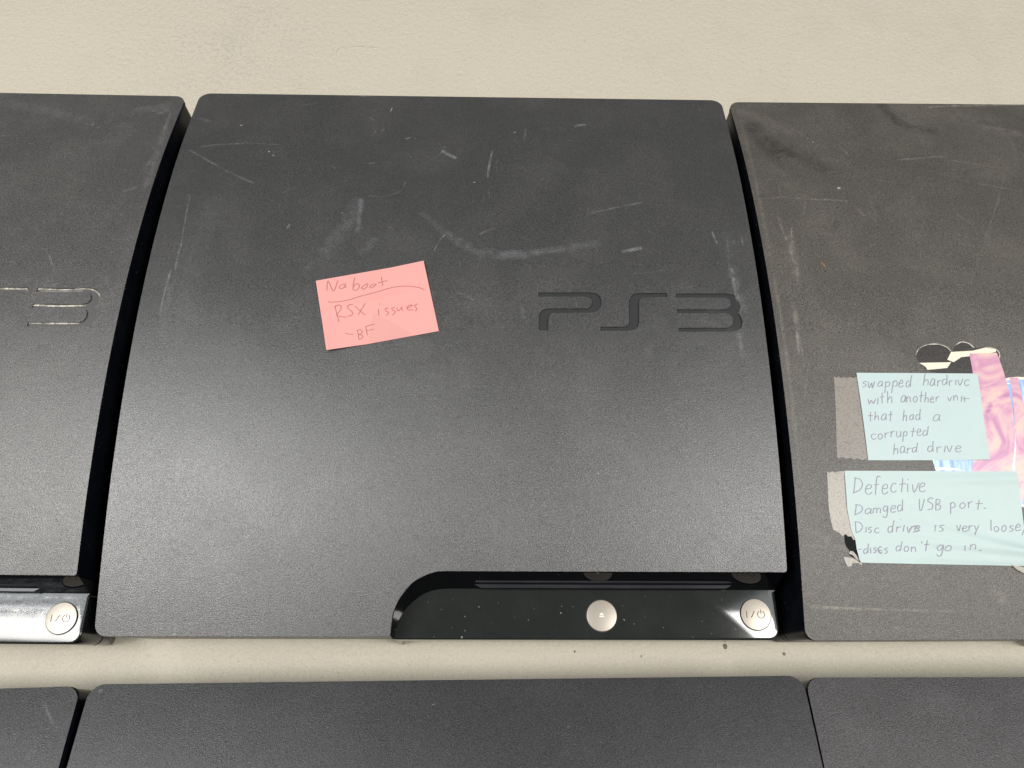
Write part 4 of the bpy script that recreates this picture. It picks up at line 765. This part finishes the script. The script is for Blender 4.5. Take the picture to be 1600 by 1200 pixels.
# ------------------------------------------------------------------ the six consoles
GROUP = 'black game consoles laid out in two rows'
LABELS = {
    'C': 'black game console with a single pink note taped on its scratched lid',
    'L': 'black game console with cream dust in its engraved logo and a brightly shining front panel',
    'R': 'heavily scuffed brownish black game console carrying two pale mint notes and a sticker',
    'c': 'dark, hardly scratched game console lying in front of the console with the pink note',
    'l': 'black game console with one short grey scuff, in front of the dusty-logo console',
    'r': 'grainy bare game console lying in front of the console with the two mint notes',
}
LIDS = {'C': M_lid, 'L': M_lid_dusty, 'R': M_lid_worn, 'c': M_lid_dark, 'l': M_lid_dark, 'r': M_lid_grainy}
ROOT = {}
proto = None
for k in ('C', 'L', 'R', 'c', 'l', 'r'):
    x, y, a = UNITS[k]
    root = bpy.data.objects.new('game_console', None)
    root.empty_display_size = 0.05
    root.location = (x, y, 0)
    root.rotation_euler = (0, 0, a)
    col.objects.link(root)
    tag(root, LABELS[k], 'game console', GROUP)
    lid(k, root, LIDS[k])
    if proto is None:
        body(root); front_panel(root)
        button('eject_button', EJECT, root); button('power_button', POWER, root)
        proto = [c for c in root.children if not c.name.startswith('lid')]
    else:
        for p in proto:
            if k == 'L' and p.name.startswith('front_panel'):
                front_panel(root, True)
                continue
            c = p.copy(); col.objects.link(c); c.parent = root
            for q in p.children:
                d = q.copy(); col.objects.link(d); d.parent = c
    ROOT[k] = root

def to_world(k, p):
    x, y, a = UNITS[k]
    c, s = math.cos(a), math.sin(a)
    return Vector((x * 1000 + c * p[0] - s * p[1], y * 1000 + s * p[0] + c * p[1], p[2]))

def settle(k, bm):
    for v in bm.verts:
        v.co = to_world(k, v.co)

def place(name, k, bm, mats, origin, parent=None, smooth=None):
    settle(k, bm)
    o = finish(name, bm, mats, parent, smooth, origin)
    if parent is None:
        o.location = origin * 0.001
    return o

# ------------------------------------------------------------------ notes
def sheet_note(k, name, left, right, lift, m, label, strokes, pen, width, cat='sticky note'):
    """left/right: the two side edges from top to bottom; the paper spans between them."""
    nx, ny = 60, 60
    Lr, Rr = resample(left, ny), resample(right, ny)
    bm = bmesh.new()
    g = []
    for j in range(ny):
        row = []
        for i in range(nx):
            t = i / (nx - 1)
            x = Lr[j][0] * (1 - t) + Rr[j][0] * t
            s = Lr[j][1] * (1 - t) + Rr[j][1] * t
            row.append(bm.verts.new((x, s, top(s) + 0.22 + lift(t, j / (ny - 1), x, s))))
        g.append(row)
    for j in range(ny - 1):
        for i in range(nx - 1):
            bm.faces.new((g[j][i], g[j + 1][i], g[j + 1][i + 1], g[j][i + 1]))
    bmesh.ops.recalc_face_normals(bm, faces=bm.faces[:])
    if bm.faces[:][0].normal.z < 0:
        bmesh.ops.reverse_faces(bm, faces=bm.faces[:])
    # lookup for the writing: invert the bilinear sheet approximately
    flat = [(v.co.x, v.co.y, v.co.z) for r in g for v in r]
    def zf(x, s):
        lst = sorted(flat, key=lambda p: (p[0] - x) ** 2 + (p[1] - s) ** 2)[:4]
        w = [1 / (math.hypot(p[0] - x, p[1] - s) + 0.05) for p in lst]
        tz = sum((p[2] - top(p[1])) * q for p, q in zip(lst, w)) / sum(w)
        return tz + top(s) + 0.13
    c = flat[len(flat) // 2 + nx // 2]
    origin = to_world(k, Vector(c))
    bmesh.ops.solidify(bm, geom=bm.faces[:], thickness=0.1)
    o = place(name, k, bm, [m], origin, None, 40)
    tag(o, label, cat)
    hb = bmesh.new()
    for s in strokes:
        ribbon(hb, s, width, zf, 0, (0, 0, 0, 1), 0.5)
    h = place('handwriting', k, hb, [pen], origin, o)
    return o

q = PINK_Q
sheet_note('C', 'sticky_note', [q[0], q[3]], [q[1], q[2]],
           lambda t, v, x, s: 1.6 * max(0, v - 0.6) * 2.5 * max(0, 0.35 - t) * 2.8 + 0.12 * math.sin(v * 5 + 1) + 1.1 * max(0, t - .7) * max(0, .4 - v) * 8 + 0.28 * math.exp(-((v - 0.48 + 0.1 * t) / 0.05) ** 2) + 0.2,
           M_pink, 'small pink paper note with red-brown pencil writing, slightly tilted', PINK_S, M_pencil_red, 0.34)
q = MINT_Q
sheet_note('R', 'sticky_note', [q[0], q[3]], [q[1], ((q[1][0] + q[2][0] * 5) / 6, (q[1][1] + q[2][1] * 5) / 6), q[2]],
           lambda t, v, x, s: 0.2 + 0.15 * math.sin(3 * v + 2 * t) + 1.2 * max(0, t - .75) * max(0, v - .6) * 9, M_mint,
           'smaller flat mint note with five lines of pencil, upper one of the mint pair', MINT_S, M_pencil, 0.31)
def folds(t, v, x, s):
    z = 0.25 + 0.15 * math.sin(7 * v + 2 * t)
    for a, b, h, w in ((0.78, 0.20, 1.1, 0.055), (0.66, 0.42, 0.85, 0.05), (0.93, 0.06, 0.6, 0.05), (0.10, -0.05, 0.6, 0.05)):
        d = (v - (a + b * (t - 0.55))) / w
        z += h * min(1, max(0, (t - 0.15) * 1.6)) * math.exp(-d * d)
    return z + 0.5 * max(0, 0.12 - t) * max(0, v - 0.5) * 10
sheet_note('R', 'sticky_note', DEF_L, DEF_R, folds, M_mint_creased,
           'larger wrinkled mint note with torn corner and four lines of pencil', DEF_S, M_pencil, 0.33)

# ------------------------------------------------------------------ tape, sticker, torn bits
def film(k, polys, h):                        # polys: list of (outline, material slot, extra height)
    bm = bmesh.new()
    for poly, slot, up in polys:
        sub = bmesh.new()
        sub.faces.new([sub.verts.new((x, s, 0)) for x, s in poly])
        ss = [s for _, s in poly]
        cut_rows(sub, min(ss), max(ss), 2.0)
        for v in sub.verts:
            v.co.z = top(v.co.y) + h + up
        bmesh.ops.recalc_face_normals(sub, faces=sub.faces[:])
        if sum(f.normal.z for f in sub.faces) < 0:
            bmesh.ops.reverse_faces(sub, faces=sub.faces[:])
        for f in sub.faces:
            f.material_index = slot
        tmp = bpy.data.meshes.new('tmp'); sub.to_mesh(tmp); sub.free()
        bm.from_mesh(tmp); bpy.data.meshes.remove(tmp)
    return bm

def top_level_film(name, k, polys, h, mats, label, cat, rim_glints=(), bands=()):
    bm = film(k, polys, h)
    for pts, w, up in bands:
        ribbon(bm, pts, w, lambda x, s: top(s) + h + up, 1, (0, 0, 0, 1), 1.0, 0.25)
    for pts, st in rim_glints:  # pale lines paint the highlights along the film's rim
        ribbon(bm, pts, 0.6, lambda x, s: top(s) + h + 0.03, len(mats) - 1, (0.8, 0.76, 0.66, st), 0.8)
    n = len(bm.verts)
    c = Vector((sum(v.co.x for v in bm.verts) / n, sum(v.co.y for v in bm.verts) / n, sum(v.co.z for v in bm.verts) / n))
    return tag(place(name, k, bm, mats, to_world(k, c), None, 30), label, cat)

top_level_film('adhesive_tape', 'C', [(PINK_TAPE, 0, 0)], 0.62, [M_tape_clear], 'clear folded piece of tape across the lower edge of the pink note', 'tape')
top_level_film('adhesive_tape', 'R', [(TAPE_A, 0, 0)], 0.12, [M_tape], 'wide yellowed tape strip along the side of the smaller mint note', 'tape')
top_level_film('adhesive_tape', 'R', [(TAPE_B, 0, 0)], 0.16, [M_tape_b], 'beige torn tape strip at the side of the wrinkled mint note', 'tape')
top_level_film('adhesive_tape', 'R', [(TAPE_C, 0, 0)], 1.1, [M_tape_b], 'narrow tape sliver sticking out under the wrinkled mint note', 'tape')
top_level_film('adhesive_tape', 'R', [(SHRED, 0, 0), (SHRED2, 0, 0.05)], 0.3, [M_tape_b], 'ragged tape shreds by the torn corner of the wrinkled note', 'tape')
top_level_film('adhesive_residue', 'R', [(RESIDUE, 0, 0)], 0.1, [M_residue], 'black patch of residue at the torn corner of the wrinkled note', 'residue')

cx, cs = STK_C
disc = [(cx + 27 * math.cos(2 * math.pi * i / 48), cs + 29 * math.sin(2 * math.pi * i / 48)) for i in range(48)]
low = [(cx - 44 + 3 * math.sin(i), cs - 10 - i * 2.0) for i in range(0, 8)]
lobe = [(cx - 46, cs - 8), (cx - 45, cs - 14), (cx - 41, cs - 22), (cx - 34, cs - 30), (cx - 20, cs - 34), (cx - 10, cs - 30), (cx - 14, cs - 8)]
ring = [(cx + 28.2 * math.cos(2 * math.pi * i / 48), cs + 30.2 * math.sin(2 * math.pi * i / 48)) for i in range(48)]
polys = [(ring, 2, -0.012), (disc, 0, 0.0), (lobe, 0, 0.012),
         (STK_FILM, 4, -0.01), (STK_SHARDS[0], 2, 0.012), (STK_SHARDS[1], 2, 0.012), (STK_TEAL, 3, 0.018)]
top_level_film('sticker', 'R', polys, 0.05, [M_blue, M_band, M_shard, M_teal, M_film, M_wear_glint], 'pink and blue vinyl sticker partly hidden under the mint notes', 'sticker',
               [([tuple(p) for p in STK_FILM[0:6]], 0.9), ([tuple(p) for p in STK_FILM[6:10]], 1.0), ([tuple(p) for p in STK_FILM[10:14]], 0.9)],
               [(STK_BAND, 17, 0.03), (STK_BAND2, 5.0, 0.03)])

# ------------------------------------------------------------------ crumbs on the table
CR = ['largest dark crumb on the table, in front of the power button with the dark panel',
      'pale grey crumb on the table near the corner of the scuffed console',
      'tiny dark crumb on the table in front of the eject button',
      'tiny specklike crumb on the table between the eject and power buttons']
for (x, y, r), lab in zip(CRUMBS[:4], CR):
    bm = bmesh.new()
    bmesh.ops.create_icosphere(bm, subdivisions=2, radius=r * 1000)
    rnd = random.Random(lab)
    for v in bm.verts:
        v.co *= rnd.uniform(0.65, 1.1)
        v.co.x *= 0.7; v.co.z = v.co.z * 0.5 + r * 300
    o = finish('crumb', bm, [M_crumb], None, 60)
    o.location = (x, y, 0.0)
    tag(o, lab, 'crumb', 'crumbs on the tabletop')
